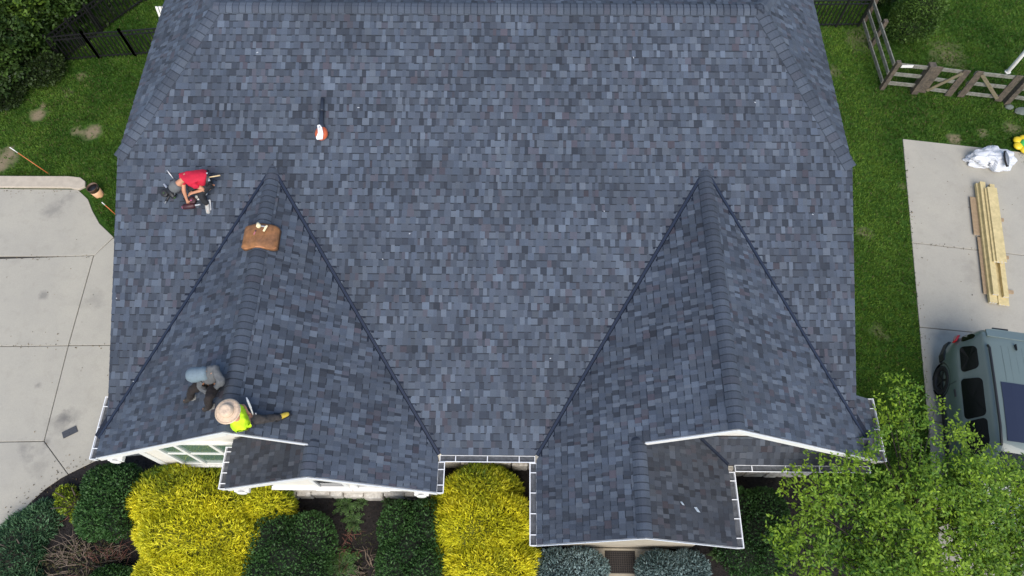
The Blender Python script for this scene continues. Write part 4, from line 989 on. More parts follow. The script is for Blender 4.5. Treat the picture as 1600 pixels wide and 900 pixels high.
def nailer(px, py, label, ang, M_body, accent, sc=1.):
    c = J(px, py, .10, s_main); r_ = thing('nail_gun', label, 'nail gun', c, 'nail guns on the roof'); n = Vector((0, -PM, 1)).normalized(); a = Vector((math.cos(ang), math.sin(ang), PM*math.sin(ang))).normalized(); b_ = n.cross(a)
    m_ = MB(); m_.tube([c-a*.14*sc, c-a*.12*sc, c+a*.08*sc, c+a*.10*sc], [.03*sc, .052*sc, .055*sc, .03*sc], 12); m_.build('body', M_body, r_, smooth=True)
    m_ = MB(); m_.tube([c+a*.10*sc, c+a*.20*sc], [.022, .016], 8); m_.build('nose', M_silver, r_)
    m_ = MB(); m_.tube([c-a*.03*sc, c-a*.06*sc+b_*.09*sc, c-a*.09*sc+b_*.17*sc], [.026, .022, .028], 8); m_.build('handle', M_blackplastic, r_, smooth=True)
    m_ = MB(); m_.lathe(c+a*.05*sc+b_*.10*sc-n*.04, n, [(0, 0), (.068*sc, 0), (.072*sc, .02), (.072*sc, .06), (.05*sc, .075), (0, .075)], 18); m_.build('magazine', M_body, r_, smooth=False)
    m_ = MB(); m_.lathe(c-a*.125*sc, -a, [(0, .03), (.028, .025), (.03, 0)], 10); m_.blob(c+b_*.10*sc+a*.05*sc+n*.04, (.02, .02, .008), 1); m_.build('cap', accent, r_)
    m_ = MB(); h_ = c-a*.09*sc+b_*.17*sc; m_.tube([h_, h_+b_*.05-n*.04, h_+b_*.07-n*.10+a*.05], .011, 6); m_.build('hose_fitting', M_silver, r_)
    return r_
nailer(266, 300, 'black nail gun with green detail lying on the shingles left of the person in red', 2.3, M_blackplastic, M_grn, 1.05)
nailer(297, 322, 'dark red nail gun with pink end cap under the hand of the person in red', .15, M_nail, M_pink, 1.05)
q = thing('knee_pad', 'black and tan foam pad lying beside the black nail gun on the roof', 'pad', J(272, 294, .05, s_main)); c = J(271, 293, .06, s_main)
m_ = MB(); m_.blob(c, (.12, .09, .05), 3, .08, 2); m_.build('pad', M_blackplastic, q, smooth=True); m_ = MB(); m_.blob(c+Vector((.02, .0, .045)), (.06, .025, .012), 2); m_.build('strap', mat('tan_strap', (.25, .19, .12), .8), q, smooth=True)
pb = thing('pry_bar', 'thin silver pry bar lying on the shingles left of the person in red', 'pry bar', J(265, 270, .03, s_main))
a, b_ = J(261, 266, .03, s_main), J(271, 279, .03, s_main); m_ = MB(); m_.tube([a, a.lerp(b_, .12), b_], [.017, .010, .009], 8); m_.build('shaft', M_silver, pb, smooth=True); m_ = MB(); m_.tube([b_, b_.lerp(a, -.35)], [.014, .016], 8); m_.build('grip', mat('dark_grip', (.08, .09, .11), .6), pb)
# the hooded worker
K = {k: J(*v, s_left) for k, v in dict(pelvis=(337, 591, .14), chest=(324, 583, .44), neck=(315, 585, .53), head=(305, 587, .57), look=(300, 600, .38),
     shL=(318, 592, .44), elL=(312, 604, .32), haL=(328, 616, .22), shR=(336, 577, .44), elR=(346, 596, .32), haR=(334, 609, .20),
     hipL=(326, 596, .14), knL=(300, 608, .34), anL=(297, 622, .07), toL=(288, 627, .045), hipR=(338, 600, .14), knR=(326, 622, .36), anR=(326, 636, .07), toR=(318, 640, .045)).items()}
M_hood = mat('grey_hoodie', (.10, .105, .11), .9, var=.18, vscale=8, bump=.5, bscale=18)
hood, hd, look = person('person in a grey hooded top and dark brown trousers sitting on the left gable slope', K, dict(skin=M_skin, shirt=M_hood, trousers=mat('dark_brown_cotton', (.017, .012, .011), .9, var=.3, vscale=9, bump=.4), shoe=mat('dark_shoe', (.03, .025, .022), .7), sole=mat('grey_sole', (.2, .2, .19), .7)), shirt='long')
m_ = MB(); m_.lathe(K['head']-hd*.12-look*.02, (hd*1-look*.15), [(.10, -.12), (.125, -.05), (.118, 0), (.128, .06), (.135, .12), (.128, .18), (.10, .235), (.05, .265), (0, .27)], 20, sy=1.0); m_.build('hood', mat('pale_blue_grey_hood', (.15, .20, .235), .9, var=.12, vscale=9), hood, smooth=True)
tl = thing('utility_knife', 'small pale utility knife held in the hands of the hooded person', 'knife', J(332, 617, .22, s_left)); a, b_ = J(325, 613, .23, s_left), J(334, 619, .22, s_left)
m_ = MB(); m_.tube([a, a.lerp(b_, .7)], [.012, .014], 8); m_.build('handle', M_haft, tl, smooth=True); m_ = MB(); m_.beam(a.lerp(b_, .7), b_, .014, .004); m_.build('blade', M_silver, tl)
# the worker in the straw hat
K = {k: J(*v, s_left) for k, v in dict(pelvis=(376, 664, .12), chest=(373, 654, .44), neck=(365, 648, .60), head=(359, 644, .70), look=(372, 640, .62),
     shL=(371, 638, .50), elL=(380, 634, .36), haL=(387, 645, .26), shR=(381, 664, .46), elR=(389, 664, .30), haR=(389, 651, .24),
     hipL=(380, 653, .12), knL=(410, 656, .22), anL=(438, 651, .08), toL=(450, 646, .10), hipR=(381, 665, .11), knR=(394, 661, .22), anR=(381, 668, .06), toR=(373, 668, .05)).items()}
straw, hd, look = person('person in a wide straw hat and bright yellow-green shirt sitting near the left gable peak', K, dict(skin=M_skin, shirt=mat('high_visibility_cloth', (.52, .78, .01), .75, var=.14, vscale=9, bump=.5, bscale=14), trousers=mat('dark_olive_cotton', (.042, .037, .036), .9, var=.3, vscale=9, bump=.4), shoe=mat('yellow_boot', (.50, .36, .04), .6, var=.2), sole=M_blackplastic), big=1.1)
M_straw = mat('pale_straw', (.66, .50, .36), .85, var=.12, vscale=12, bump=.7, bscale=45)
ht = K['head']+Vector((-.02, .0, .06)); axh = Vector((-.03, -.06, 1)).normalized()
sh2 = MB(); sh2.lathe(ht, axh, [(.210, -.026), (.214, -.020), (.16, .0), (.115, .006), (.108, .05), (.098, .095), (.07, .112), (.035, .100), (0, .094)], 32); ho = sh2.build('straw_hat', M_straw, straw, smooth=True)
sh2 = MB()
for r_ in (.135, .155, .175, .195): sh2.lathe(ht+axh*(.008-(r_-.12)*.22), axh, [(r_-.004, -.001), (r_, .003), (r_+.004, -.001)], 32)
sh2.build('plait_ring', M_straw, ho, smooth=True); sh2 = MB(); sh2.lathe(ht, axh, [(.1165, .006), (.1135, .024), (.110, .025)], 32); sh2.build('hat_band', mat('tan_band', (.42, .30, .2), .8), ho)
kn = thing('roofing_knife', 'silver blade tool with white handle held by the person in the straw hat', 'knife', J(392, 638, .3, s_left)); a, b_, c = J(385, 621, .33, s_left), J(392, 638, .28, s_left), J(396, 649, .22, s_left)
m_ = MB(); m_.tube([a, a.lerp(b_, .3), b_], [.010, .019, .021], 8); m_.build('handle', M_white, kn, smooth=True); m_ = MB(); m_.tube([b_, c], [.018, .014], 6); m_.tube([c+Vector((-.05, -.02, 0)), c+Vector((.05, .03, .01))], [.012, .02], 6); m_.build('blade', M_silver, kn)
# foam roof cushion over the ridge with tools on it
cy0, cy1 = J(406, 386, .1, s_left).y, J(406, 347, .1, s_left).y; cu = thing('roof_cushion', 'worn brown foam cushion saddled over the left gable ridge', 'cushion', (GL.x, (cy0+cy1)/2, GL.z))
W_ = .34; nU, nV = 18, 12; vs = []
def cush(u, v):
    x = GL.x+.005+u*W_; rr = 1-.12*abs(u)**6*abs(v)**2; y = (cy0+cy1)/2+v*(cy1-cy0)/2*(1-.10*abs(u)**8)*rr
    z = GL.z-GL.m*math.sqrt((u*W_)**2+.05**2)+.052; return x, y, z
for top_ in (1, 0):
    for i in range(nU+1):
        for j in range(nV+1):
            u = -1+2*i/nU; v = -1+2*j/nV; x, y, z = cush(u, v); ed = max(abs(u)**10, abs(v)**10)
            dz = (.085*(1-.55*ed)-.018*math.exp(-((u*1.1)**2+(v*1.1)**2)*2.2)+.006*math.sin(7*u+3*v)) if top_ else .0
            dz += .30*abs(u*W_)*(1-.25*ed) if top_ else 0; vs.append((x, y, z+dz))
N_ = (nU+1)*(nV+1); fs = []
for i in range(nU):
    for j in range(nV):
        a = i*(nV+1)+j; fs.append((a, a+nV+1, a+nV+2, a+1)); fs.append((N_+a, N_+a+1, N_+a+nV+2, N_+a+nV+1))
for i in range(nU):
    for j in (0, nV):
        a, b_ = i*(nV+1)+j, (i+1)*(nV+1)+j; fs.append((a, N_+a, N_+b_, b_) if j == 0 else (a, b_, N_+b_, N_+a))
for j in range(nV):
    for i in (0, nU):
        a, b_ = i*(nV+1)+j, i*(nV+1)+j+1; fs.append((a, b_, N_+b_, N_+a) if i == 0 else (a, N_+a, N_+b_, b_))
m_ = MB(); m_.add(vs, fs); m_.build('foam_pad', mat('brown_foam', (.29, .13, .05), .95, var=.35, vscale=5, bump=.5, bscale=30, rgb2=(.20, .095, .045)), cu, smooth=True)
m_ = MB(); ring = [cush(u, -1.0) for u in np.linspace(-.97, .97, 16)]; m_.tube([(x, y+.012, z+.035+.2*abs(x-GL.x)) for x, y, z in ring], .014, 6); m_.build('front_seam', mat('light_foam', (.47, .20, .09), .9), cu, smooth=True)
def onc(px, py, h=.12): return J(px, py, h, s_left)
cg = thing('hand_tool', 'pale-handled hand tool with grey bar resting on the brown cushion', 'hand tool', onc(408, 354)); a, b_ = onc(404, 353, .25), onc(416, 354, .24)
m_ = MB(); m_.tube([a+Vector((-.02, .06, .02)), a, a+Vector((.02, -.03, .0))], [.022, .05, .03], 10); m_.build('head', mat('cream_plastic', (.80, .68, .42), .45), cg, smooth=True)
m_ = MB(); m_.tube([a, b_], .014, 8); m_.build('bar', M_silver, cg); m_ = MB(); m_.tube([b_+Vector((.02, .02, .01)), b_, b_+Vector((-.04, -.10, -.01))], [.018, .024, .02], 8); m_.build('grip', mat('cream_plastic'), cg, smooth=True)
mk = thing('marker', 'small pink and dark marker lying on the brown cushion', 'marker', onc(399, 362)); a, b_ = onc(396.5, 366.5, .22), onc(400, 359, .225)
m_ = MB(); m_.tube([a, a.lerp(b_, .6)], .012, 8); m_.build('barrel', mat('dull_pink', (.40, .13, .15), .6), mk); m_ = MB(); m_.tube([a.lerp(b_, .6), b_], .014, 8); m_.build('cap', mat('dark_red_plastic'), mk)
# leaf blower lying on the shingles
lb = thing('leaf_blower', 'leaf blower with orange and white housing and black tube lying on the main roof', 'leaf blower', J(502, 207, .0, s_main)); n = Vector((0, -PM, 1)).normalized(); ups = Vector((0, 1, PM)).normalized()
c = J(502, 208, .12, s_main); M_or = mat('orange_plastic', (.62, .13, .05), .4, var=.08)
m_ = MB(); m_.blob(c-n*.01, (.128, .155, .115), 3, .03, 3); m_.build('engine_housing', M_or, lb, smooth=True)
m_ = MB(); m_.prism([c+n*.085+Vector((-.055, .12, .05)), c+n*.105+Vector((-.03, -.03, -.012)), c+n*.08+Vector((-.075, -.11, -.045)), c+n*.07+Vector((-.06, -.15, -.06)), c+n*.08+Vector((.06, -.14, -.058)), c+n*.10+Vector((.075, -.04, -.015)), c+n*.10+Vector((.05, .07, .03)), c+n*.09+Vector((.0, .135, .055))], n*.045); m_.build('white_cover', mat('white_plastic', (.80, .79, .78), .35), lb, bevel=.015)
m_ = MB(); m_.tube([c+n*.13-ups*.08, c+n*.185-ups*.03, c+n*.185+ups*.05, c+n*.12+ups*.1], .016, 8); m_.build('handle', mat('white_plastic'), lb, smooth=True)
t0 = J(502, 195, .09, s_main); t1 = J(503, 172, .07, s_main); t2 = J(504, 154, .06, s_main); M_tube = mat('dark_blue_black_plastic', (.03, .036, .05), .35)
m_ = MB(); m_.tube([c+ups*.1, t0, t0.lerp(t1, .1), t1], [.06, .058, .047, .046], 14); m_.build('tube', M_tube, lb, smooth=True)
m_ = MB(); m_.tube([t1.lerp(t0, .05), t1, t1.lerp(t2, .1), t2], [.05, .05, .043, .036], 14); m_.build('nozzle', M_tube, lb, smooth=True)
m_ = MB(); m_.lathe(c-n*.09, n, [(.0, 0), (.11, 0), (.12, .02), (.0, .021)], 16); m_.build('foot', M_blackplastic, lb)
# small debris lying on the porch roof
def s_pr(x, y): return zsmall(GR, x)
for (px, py), lb_ in (((1066, 787), 'thin pale scrap of shingle wrapper on the right porch roof, the upper one'), ((1089, 797), 'larger pale scrap of shingle wrapper on the right porch roof, the lower one')):
    c = J(px, py, .025, s_pr); big = py > 790; q = thing('wrapper_scrap', lb_, 'scrap', c, 'scraps on the porch roof'); m_ = MB(); s_ = 1.5 if big else 1.
    m_.prism([c+Vector((-.04*s_, .03*s_, .028*s_)), c+Vector((.0, .035*s_, 0)), c+Vector((.045*s_, -.025*s_, -.03*s_)), c+Vector((.0, -.02*s_, 0))], (0, 0, .006)); m_.build('film', mat('pale_film', (.36, .42, .48), .5), q)
    m_ = MB(); m_.prism([c+Vector((-.01*s_, .01, .012)), c+Vector((.02*s_, .005, .0)), c+Vector((.01*s_, -.012, .002))], (0, 0, .012)); m_.build('crease', mat('pale_film'), q)

# specks of grit, nails and wrapper left lying about
V_ = MB()
for px, py in ((182, 466), (209, 596), (368, 612), (402, 82), (560, 168), (640, 365), (365, 608), (300, 470), (944, 330), (1030, 410), (860, 560), (720, 610), (598, 405), (1270, 335), (1180, 160), (990, 90)):
    f_ = s_left if (px < 640 and py > 300 and 400-(py-270)*.45 < px < 430+(py-270)*.58) else s_main; c = J(px, py, .025, f_); a = random.uniform(0, 3.1); s_ = random.uniform(.010, .022); V_.beam(c-Vector((math.cos(a), math.sin(a), 0))*s_, c+Vector((math.cos(a), math.sin(a), 0))*s_, .014, .008)
tag(V_.build('roof_grit', mat('pale_grit', (.5, .52, .55), .6)), kind='stuff')
# ------------------------------------------------------------------ vegetation
def dome_pts(n, blobs, seed, bump=.1, low=-.25):
    """points with normals on the union of ellipsoids (c, r)"""
    r = np.random.default_rng(seed); Ps, Ns = [], []
    area = np.array([b[1][0]*b[1][1]+b[1][0]*b[1][2]+b[1][1]*b[1][2] for b in blobs]); area = area/area.sum()
    for k, (c, rr) in enumerate(blobs):
        m = int(n*area[k]*1.6); d = norm(r.normal(size=(m, 3))); d = d[d[:, 2] > low]; c = np.array(c); rr = np.array(rr)
        P = d*rr; P = P*(1+bump*wob(P+c, 3.5, seed+k)[:, None]); N = norm(d/rr); P = P+c
        keep = np.ones(len(P), bool)
        for j, (c2, r2) in enumerate(blobs):
            if j != k: keep &= (((P-np.array(c2))/np.array(r2))**2).sum(1) > .80
        keep &= P[:, 2] > .03
        Ps.append(P[keep]); Ns.append(N[keep])
    return np.concatenate(Ps), np.concatenate(Ns)
def shrub(name, label, cat_, blobs, n, ln, wd_, cols, seed, upb=.35, rnd=.55, core=(.02, .03, .01), group=None, depth=.22, bump=.1, shoots=0, flat=.9, green=None):
    base = np.mean([b[0] for b in blobs], 0); root = thing(name, label, cat_, (float(base[0]), float(base[1]), 0), group); r = np.random.default_rng(seed)
    P, N = dome_pts(n, blobs, seed, bump); m = len(P); P = P-N*(r.uniform(0, 1, (m, 1))**2)*depth
    A = N+r.normal(size=(m, 3))*rnd+np.array([0, 0, upb]); Nn = N*flat+r.normal(size=(m, 3))*.6
    t = np.clip(.5+.38*wob(P, 4.5, seed+9)+.30*r.normal(size=m), 0, 1); C = cmix(cols[0], cols[1], t)
    if green is not None:
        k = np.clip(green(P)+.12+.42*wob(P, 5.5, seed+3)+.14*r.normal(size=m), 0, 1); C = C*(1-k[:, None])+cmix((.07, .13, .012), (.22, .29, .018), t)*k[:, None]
    C = C*r.uniform(.8, 1.2, (m, 1))
    V, F, CC = leaf_arrays(P, A, Nn, r.uniform(.7, 1.3, m)*ln, r.uniform(.7, 1.3, m)*wd_, C)
    arr_mesh('foliage', V, F, CC, M_leaf, root)
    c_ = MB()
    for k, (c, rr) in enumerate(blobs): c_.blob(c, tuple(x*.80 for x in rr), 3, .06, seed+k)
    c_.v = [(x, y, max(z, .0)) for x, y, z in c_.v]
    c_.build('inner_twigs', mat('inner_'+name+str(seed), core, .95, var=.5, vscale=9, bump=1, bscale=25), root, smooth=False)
    s_ = MB()
    for k in range(5):
        a = k*1.256; s_.tube([(base[0]+.04*math.cos(a), base[1]+.04*math.sin(a), -.05), (base[0]+.14*math.cos(a), base[1]+.14*math.sin(a), .25), (base[0]+.3*math.cos(a), base[1]+.3*math.sin(a), .6)], [.03, .022, .012], 6)
    s_.build('stem', M_bark, root)
    return root
Yl, Yg = (.90, .80, .04), (.66, .65, .025)
# golden cypress shrubs: the side next to the house is greener
shrub('golden_shrub', 'large golden-yellow thread-leaf cypress in front of the left gable windows', 'shrub',
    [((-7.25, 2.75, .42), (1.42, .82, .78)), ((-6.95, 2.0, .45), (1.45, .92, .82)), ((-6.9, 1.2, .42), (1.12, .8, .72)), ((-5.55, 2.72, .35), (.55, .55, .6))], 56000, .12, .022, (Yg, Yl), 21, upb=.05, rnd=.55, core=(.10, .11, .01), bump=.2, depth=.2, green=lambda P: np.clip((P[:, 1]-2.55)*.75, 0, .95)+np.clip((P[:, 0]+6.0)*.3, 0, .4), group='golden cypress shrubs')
shrub('golden_shrub', 'golden-yellow thread-leaf cypress in the recess under the middle gutter', 'shrub',
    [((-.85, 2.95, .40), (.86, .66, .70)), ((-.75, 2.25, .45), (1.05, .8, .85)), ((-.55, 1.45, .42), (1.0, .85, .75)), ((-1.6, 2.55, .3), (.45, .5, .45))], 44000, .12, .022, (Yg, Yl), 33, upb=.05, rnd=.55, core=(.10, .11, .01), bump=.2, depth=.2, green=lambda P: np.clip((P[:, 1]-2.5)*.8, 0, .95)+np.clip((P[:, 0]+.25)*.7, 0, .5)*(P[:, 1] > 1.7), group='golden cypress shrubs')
DGa, DGb = (.018, .056, .014), (.070, .160, .042)
def box_blobs(cx, cy, rx, ry, h): return [((cx+sx*rx*.36, cy+sy*ry*.36, h*.5), (rx*.66, ry*.66, h*.52)) for sx in (-1, 1) for sy in (-1, 1)]+[((cx, cy, h*.52), (rx*.8, ry*.8, h*.54))]
for nm, lb_, cx, cy, rx, ry, h, sd in (('boxwood', 'dark green clipped shrub left of the large yellow shrub', -9.08, 2.72, .62, .80, 1.1, 41), ('boxwood', 'dark green clipped shrub right of the large yellow shrub', -4.92, 1.55, .95, .98, 1.05, 42),
        ('boxwood', 'dark green rounded shrub left of the smaller yellow shrub', -2.28, 1.82, .72, 1.0, 1.1, 43), ('boxwood', 'dark green shrub in the shaded bed right of the porch roof', 5.25, 2.25, .85, .95, .9, 44), ('boxwood', 'dark green low shrub at the bottom left edge below the dead twigs', -8.5, .85, .8, .55, .5, 45)):
    shrub(nm, lb_, 'shrub', box_blobs(cx, cy, rx, ry, h), 15000, .062, .036, (DGa, DGb), sd, upb=.3, rnd=.7, core=(.008, .014, .006), depth=.14, bump=.07, group='dark green shrubs along the bed')
BSa, BSb = (.085, .145, .145), (.32, .43, .43)
shrub('blue_spruce', 'dwarf blue spruce left of the doormat', 'shrub', box_blobs(1.18, 1.22, .82, .62, .75), 17000, .085, .022, (BSa, BSb), 51, upb=.35, rnd=.75, core=(.02, .03, .03), depth=.14, group='dwarf blue spruces by the porch')
shrub('blue_spruce', 'dwarf blue spruce right of the doormat', 'shrub', box_blobs(3.42, 1.22, .78, .60, .75), 17000, .085, .022, (BSa, BSb), 52, upb=.35, rnd=.75, core=(.02, .03, .03), depth=.14, group='dwarf blue spruces by the porch')
shrub('juniper', 'feathery blue-green spreading juniper at the edge of the left driveway', 'shrub', [((-11.15, 1.7, .12), (.62, .8, .34)), ((-10.85, 2.3, .1), (.42, .5, .28)), ((-11.1, .85, .1), (.8, .7, .3))], 16000, .12, .022, ((.030, .080, .036), (.11, .215, .10)), 61, upb=.1, rnd=.6, core=(.03, .03, .02), bump=.2, depth=.2)
shrub('barberry', 'small lime-green shrub by the driveway edge', 'shrub', [((-10.15, 2.75, .18), (.34, .24, .22)), ((-9.85, 2.5, .16), (.26, .26, .2)), ((-10.4, 2.95, .14), (.24, .2, .16))], 3200, .06, .036, ((.10, .17, .015), (.30, .36, .02)), 62, upb=.3, rnd=.8, core=(.04, .03, .015), depth=.2, bump=.2)
def fern(label, x, y, n, ln, seed, cols, hh=.25):
    r = np.random.default_rng(seed); root = thing('leafy_plant', label, 'plant', (x, y, .02), 'leafy plants in the dark bed'); Ps, As, Ns, Ls, Ws, Cs = [], [], [], [], [], []
    st_ = MB()
    for k in range(n):
        a = k*2.4+r.uniform(-.3, .3); L_ = ln*r.uniform(.7, 1.1); d = np.array([math.cos(a), math.sin(a), 0]); h0 = hh*r.uniform(.6, 1.2); pts = []
        for i in range(7):
            f = i/6; p = np.array([x, y, .03])+d*L_*f+np.array([0, 0, h0*(1.9*f-1.5*f*f)]); pts.append(tuple(p))
            if i:
                sd_ = np.array([-d[1], d[0], 0])
                for s_ in (-1, 1):
                    Ps.append(p); As.append(sd_*s_+d*.8+r.normal(size=3)*.15); Ns.append(np.array([0, 0, 1.])+r.normal(size=3)*.25); Ls.append(L_*.38*(1.1-f*.7)); Ws.append(L_*.13); Cs.append(np.array(cols[0])+(np.array(cols[1])-np.array(cols[0]))*r.uniform(0, 1))
        st_.tube(pts, [.007]*6+[.003], 5)
    V, F, C = leaf_arrays(np.array(Ps), np.array(As), np.array(Ns), Ls, Ws, np.array(Cs)); arr_mesh('leaf_fronds', V, F, C, M_leaf, root); st_.build('stem', mat('green_stem', (.05, .09, .03), .7), root)
FG = ((.030, .075, .016), (.075, .150, .032))
for lb_, px, py, n, ln, sd in (('bright green leafy plant against the white wall of the small left gable', 540, 788, 16, .30, 71), ('small leafy plant right of the bright green one by the white wall', 565, 785, 9, .18, 72), ('star-shaped bright green plant in the middle of the dark bed', 552, 815, 13, .26, 73),
        ('fern-like plant at the right edge of the clipped shrub', 497, 815, 9, .24, 74), ('bushy light green plant at the bottom edge between two dark shrubs', 537, 883, 20, .36, 75), ('small green plant left of the bushy one at the bottom edge', 508, 878, 12, .24, 76), ('small dull green plant by the wall right of the leafy plants', 606, 783, 8, .16, 77), ('small yellow-green weed in the bed right of the porch', 1118, 866, 8, .16, 78), ('broad green weed in the bed near the bottom edge right of the spruce', 1190, 885, 10, .2, 79)):
    p = at(px, py, .15); fern(lb_, p.x, p.y, n, ln, sd, FG)
def twigs(name, label, x, y, rx, ry, n, seed, hgt, m, group='bare twig clumps'):
    r = random.Random(seed); root = thing(name, label, 'dead shrub', (x, y, 0), group); mb = MB(); mf = MB()
    for k in range(n):
        a = r.uniform(0, 6.28); q = math.sqrt(r.random()); p = Vector((x+rx*q*.5*math.cos(a), y+ry*q*.5*math.sin(a), .01)); d = Vector((math.cos(a)*rx, math.sin(a)*ry, 0))*r.uniform(.5, 1.); pts = [p]
        for i in range(4):
            p = p+d*.24+Vector((r.gauss(0, .05), r.gauss(0, .05), hgt*(.5-.24*i)*r.uniform(.6, 1.4))); p.z = max(p.z, .03); pts.append(p)
        mb.tube(pts, [.011, .009, .007, .005, .003], 5)
        for j in range(2):
            s_ = pts[r.choice((1, 2, 3))]; e_ = s_+Vector((r.gauss(0, .14), r.gauss(0, .14), r.uniform(0, .1))); mf.tube([s_, s_.lerp(e_, .5)+Vector((0, 0, .03)), e_], [.006, .004, .002], 4)
    mb.build('branch', m, root).__setitem__('kind', 'stuff'); mf.build('twigs', m, root).__setitem__('kind', 'stuff')
M_redtwig = mat('red_brown_twig', (.13, .055, .04), .9, var=.3)
twigs('dead_shrub', 'bare brown twiggy shrub in the bed between juniper and yellow shrub', -9.55, 1.45, 1.0, .65, 46, 81, .22, M_twig)
twigs('dead_shrub', 'reddish bare twigs in front of the first dark clipped shrub', -9.1, 1.35, .75, .5, 26, 82, .2, M_redtwig)
twigs('dead_shrub', 'bare twigs between two dark shrubs near the bottom edge', -3.2, 1.3, .45, .45, 22, 83, .2, M_twig)
twigs('dead_shrub', 'reddish twigs beneath the star-shaped green plant', -3.65, 1.95, .25, .35, 12, 84, .2, M_redtwig)
twigs('dead_shrub', 'thin red twigs beside the lime-green shrub', -10.45, 2.5, .4, .3, 16, 85, .15, M_redtwig)
def scatter_low(label, x, y, rx, ry, n, cols, seed):
    r = np.random.default_rng(seed); q = np.sqrt(r.uniform(0, 1, n)); a = r.uniform(0, 6.283, n); P = np.stack([x+rx*q*np.cos(a), y+ry*q*np.sin(a), r.uniform(.03, .2, n)], 1)
    V, F, C = leaf_arrays(P, r.normal(size=(n, 3))+[0, 0, .4], np.tile([[0, 0, 1.]], (n, 1))+r.normal(size=(n, 3))*.5, r.uniform(.04, .1, n), r.uniform(.015, .03, n), cmix(cols[0], cols[1], r.uniform(0, 1, n)))
    o = arr_mesh('ground_cover', V, F, C, M_leaf); tag(o, kind='stuff')
scatter_low('', -9.6, 1.3, 1.0, .7, 1500, ((.03, .055, .015), (.10, .075, .03)), 91)
scatter_low('', -3.4, 1.4, .6, .8, 260, ((.03, .055, .015), (.08, .075, .03)), 92)

def tree(name, label, base, limbs, clusters, per, rad, ln, wd_, cols, seed, group=None, trunk_h=1.5, tr=.11, flat=.6, inner=0):
    """clusters: list of (point, radius); limbs grow from the trunk to cluster centres"""
    r = np.random.default_rng(seed); b0 = Vector(base); root = thing(name, label, 'tree', b0, group); mb = MB(); fork = b0+Vector((0, 0, trunk_h))
    mb.tube([b0-Vector((0, 0, .1)), b0+Vector((.02, .02, trunk_h*.5)), fork], [tr*1.2, tr, tr*.85], 10); mb.build('trunk', M_bark, root, smooth=True)
    lm = MB(); cl = [Vector(c) for c, _ in clusters]; hubs = []
    if cl:
        idx = sorted(range(len(cl)), key=lambda i: math.atan2(cl[i].y-fork.y, cl[i].x-fork.x)); k = max(1, len(cl)//limbs)
        for s_ in range(0, len(idx), k):
            g_ = [cl[i] for i in idx[s_:s_+k]]; cen = sum(g_, Vector())/len(g_); hub = fork.lerp(cen, .55)+Vector((0, 0, -.1))
            lm.tube([fork, fork.lerp(hub, .5)+Vector((0, 0, .12)), hub], [tr*.55, tr*.4, tr*.28], 7)
            for c in g_: lm.tube([hub, hub.lerp(c, .5)+Vector((r.normal()*.06, r.normal()*.06, .06)), c], [tr*.24, tr*.15, tr*.06], 5)
    lm.build('branch', M_bark, root, smooth=True)
    Ps, As, Ns, Cs = [], [], [], []
    for c, cr in clusters:
        n = int(per*(cr/rad)**2); q = r.normal(size=(n, 3)); q = q/np.maximum(1, np.linalg.norm(q, axis=1, keepdims=True)/1.5); P = np.array(c)+q*np.array([cr, cr, cr*flat])*.62
        # leaves sit in short sprays
        ns = max(1, n//7); sp = P[:ns]; who = r.integers(0, ns, n); d = norm(r.normal(size=(ns, 3))+q[:ns]*.8+[0, 0, .1]); along = r.uniform(-.1, .16, n)
        P = sp[who]+d[who]*along[:, None]*1.2+r.normal(size=(n, 3))*.012
        sd_ = norm(np.cross(d[who], [0, 0, 1.])+r.normal(size=(n, 3))*.2)*r.choice([-1, 1], n)[:, None]
        Ps.append(P); As.append(sd_+d[who]*.7+r.normal(size=(n, 3))*.2); Ns.append(np.tile([[0, 0, 1.]], (n, 1))+r.normal(size=(n, 3))*.38)
        t = np.clip(.12+.62*r.beta(1.2, 1.4)+r.normal(size=n)*.13, 0, 1); Cs.append(cmix(cols[0], cols[1], t)*r.uniform(.8, 1.2, (n, 1)))
    P = np.concatenate(Ps); m = len(P); V, F, C = leaf_arrays(P, np.concatenate(As), np.concatenate(Ns), r.uniform(.7, 1.25, m)*ln, r.uniform(.75, 1.2, m)*wd_, np.concatenate(Cs)); arr_mesh('crown', V, F, C, M_leaf, root)
    return root
# the big tree at the lower right, crown reaching over the gable corner and the car bonnet
rr = random.Random(3); cl = []
for px, py, z, cr in ((1402, 603, 3.2, .30), (1422, 622, 3.1, .30), (1385, 640, 3.0, .30), (1362, 655, 2.6, .25), (1428, 655, 3.1, .3), (1400, 672, 3.1, .36), (1365, 690, 3.3, .32), (1345, 730, 3.4, .36), (1305, 722, 3.5, .34), (1262, 748, 3.3, .32), (1298, 765, 3.4, .34), (1440, 690, 3.3, .4), (1485, 690, 3.2, .4), (1500, 670, 2.9, .26), (1530, 700, 3.2, .26), (1552, 735, 3.1, .3), (1520, 735, 3.3, .36), (1586, 770, 3.1, .34), (1590, 750, 2.9, .22),
        (1245, 772, 3.0, .28), (1235, 830, 3.1, .34), (1218, 845, 2.9, .3), (1225, 885, 2.9, .3), (1255, 870, 3.2, .36), (1275, 800, 3.3, .34), (1300, 690, 2.9, .16), (1460, 640, 2.7, .16)): cl.append((at(px, py, z), cr))
for _ in range(190):
    px, py = rr.uniform(1250, 1660), rr.uniform(700, 1010)
    if py < 735+ (0 if px > 1340 else (1340-px)*.6): continue
    if math.hypot(px-1300, py-790) < 22 or math.hypot(px-1345, py-815) < 20 or math.hypot(px-1400, py-770) < 14: continue
    f = 1-abs((px-1440)/260)**2; cl.append((at(px, py, 2.5+rr.uniform(.1, 1.3)*max(.3, f)), rr.uniform(.26, .46)))
tree('garden_tree', 'leafy bright green tree at the lower right covering the gable corner and car bonnet', (7.9, 1.3, 0), 9, cl, 260, .38, .080, .036, ((.048, .135, .012), (.30, .44, .025)), 101, trunk_h=1.5, tr=.10, flat=.5)
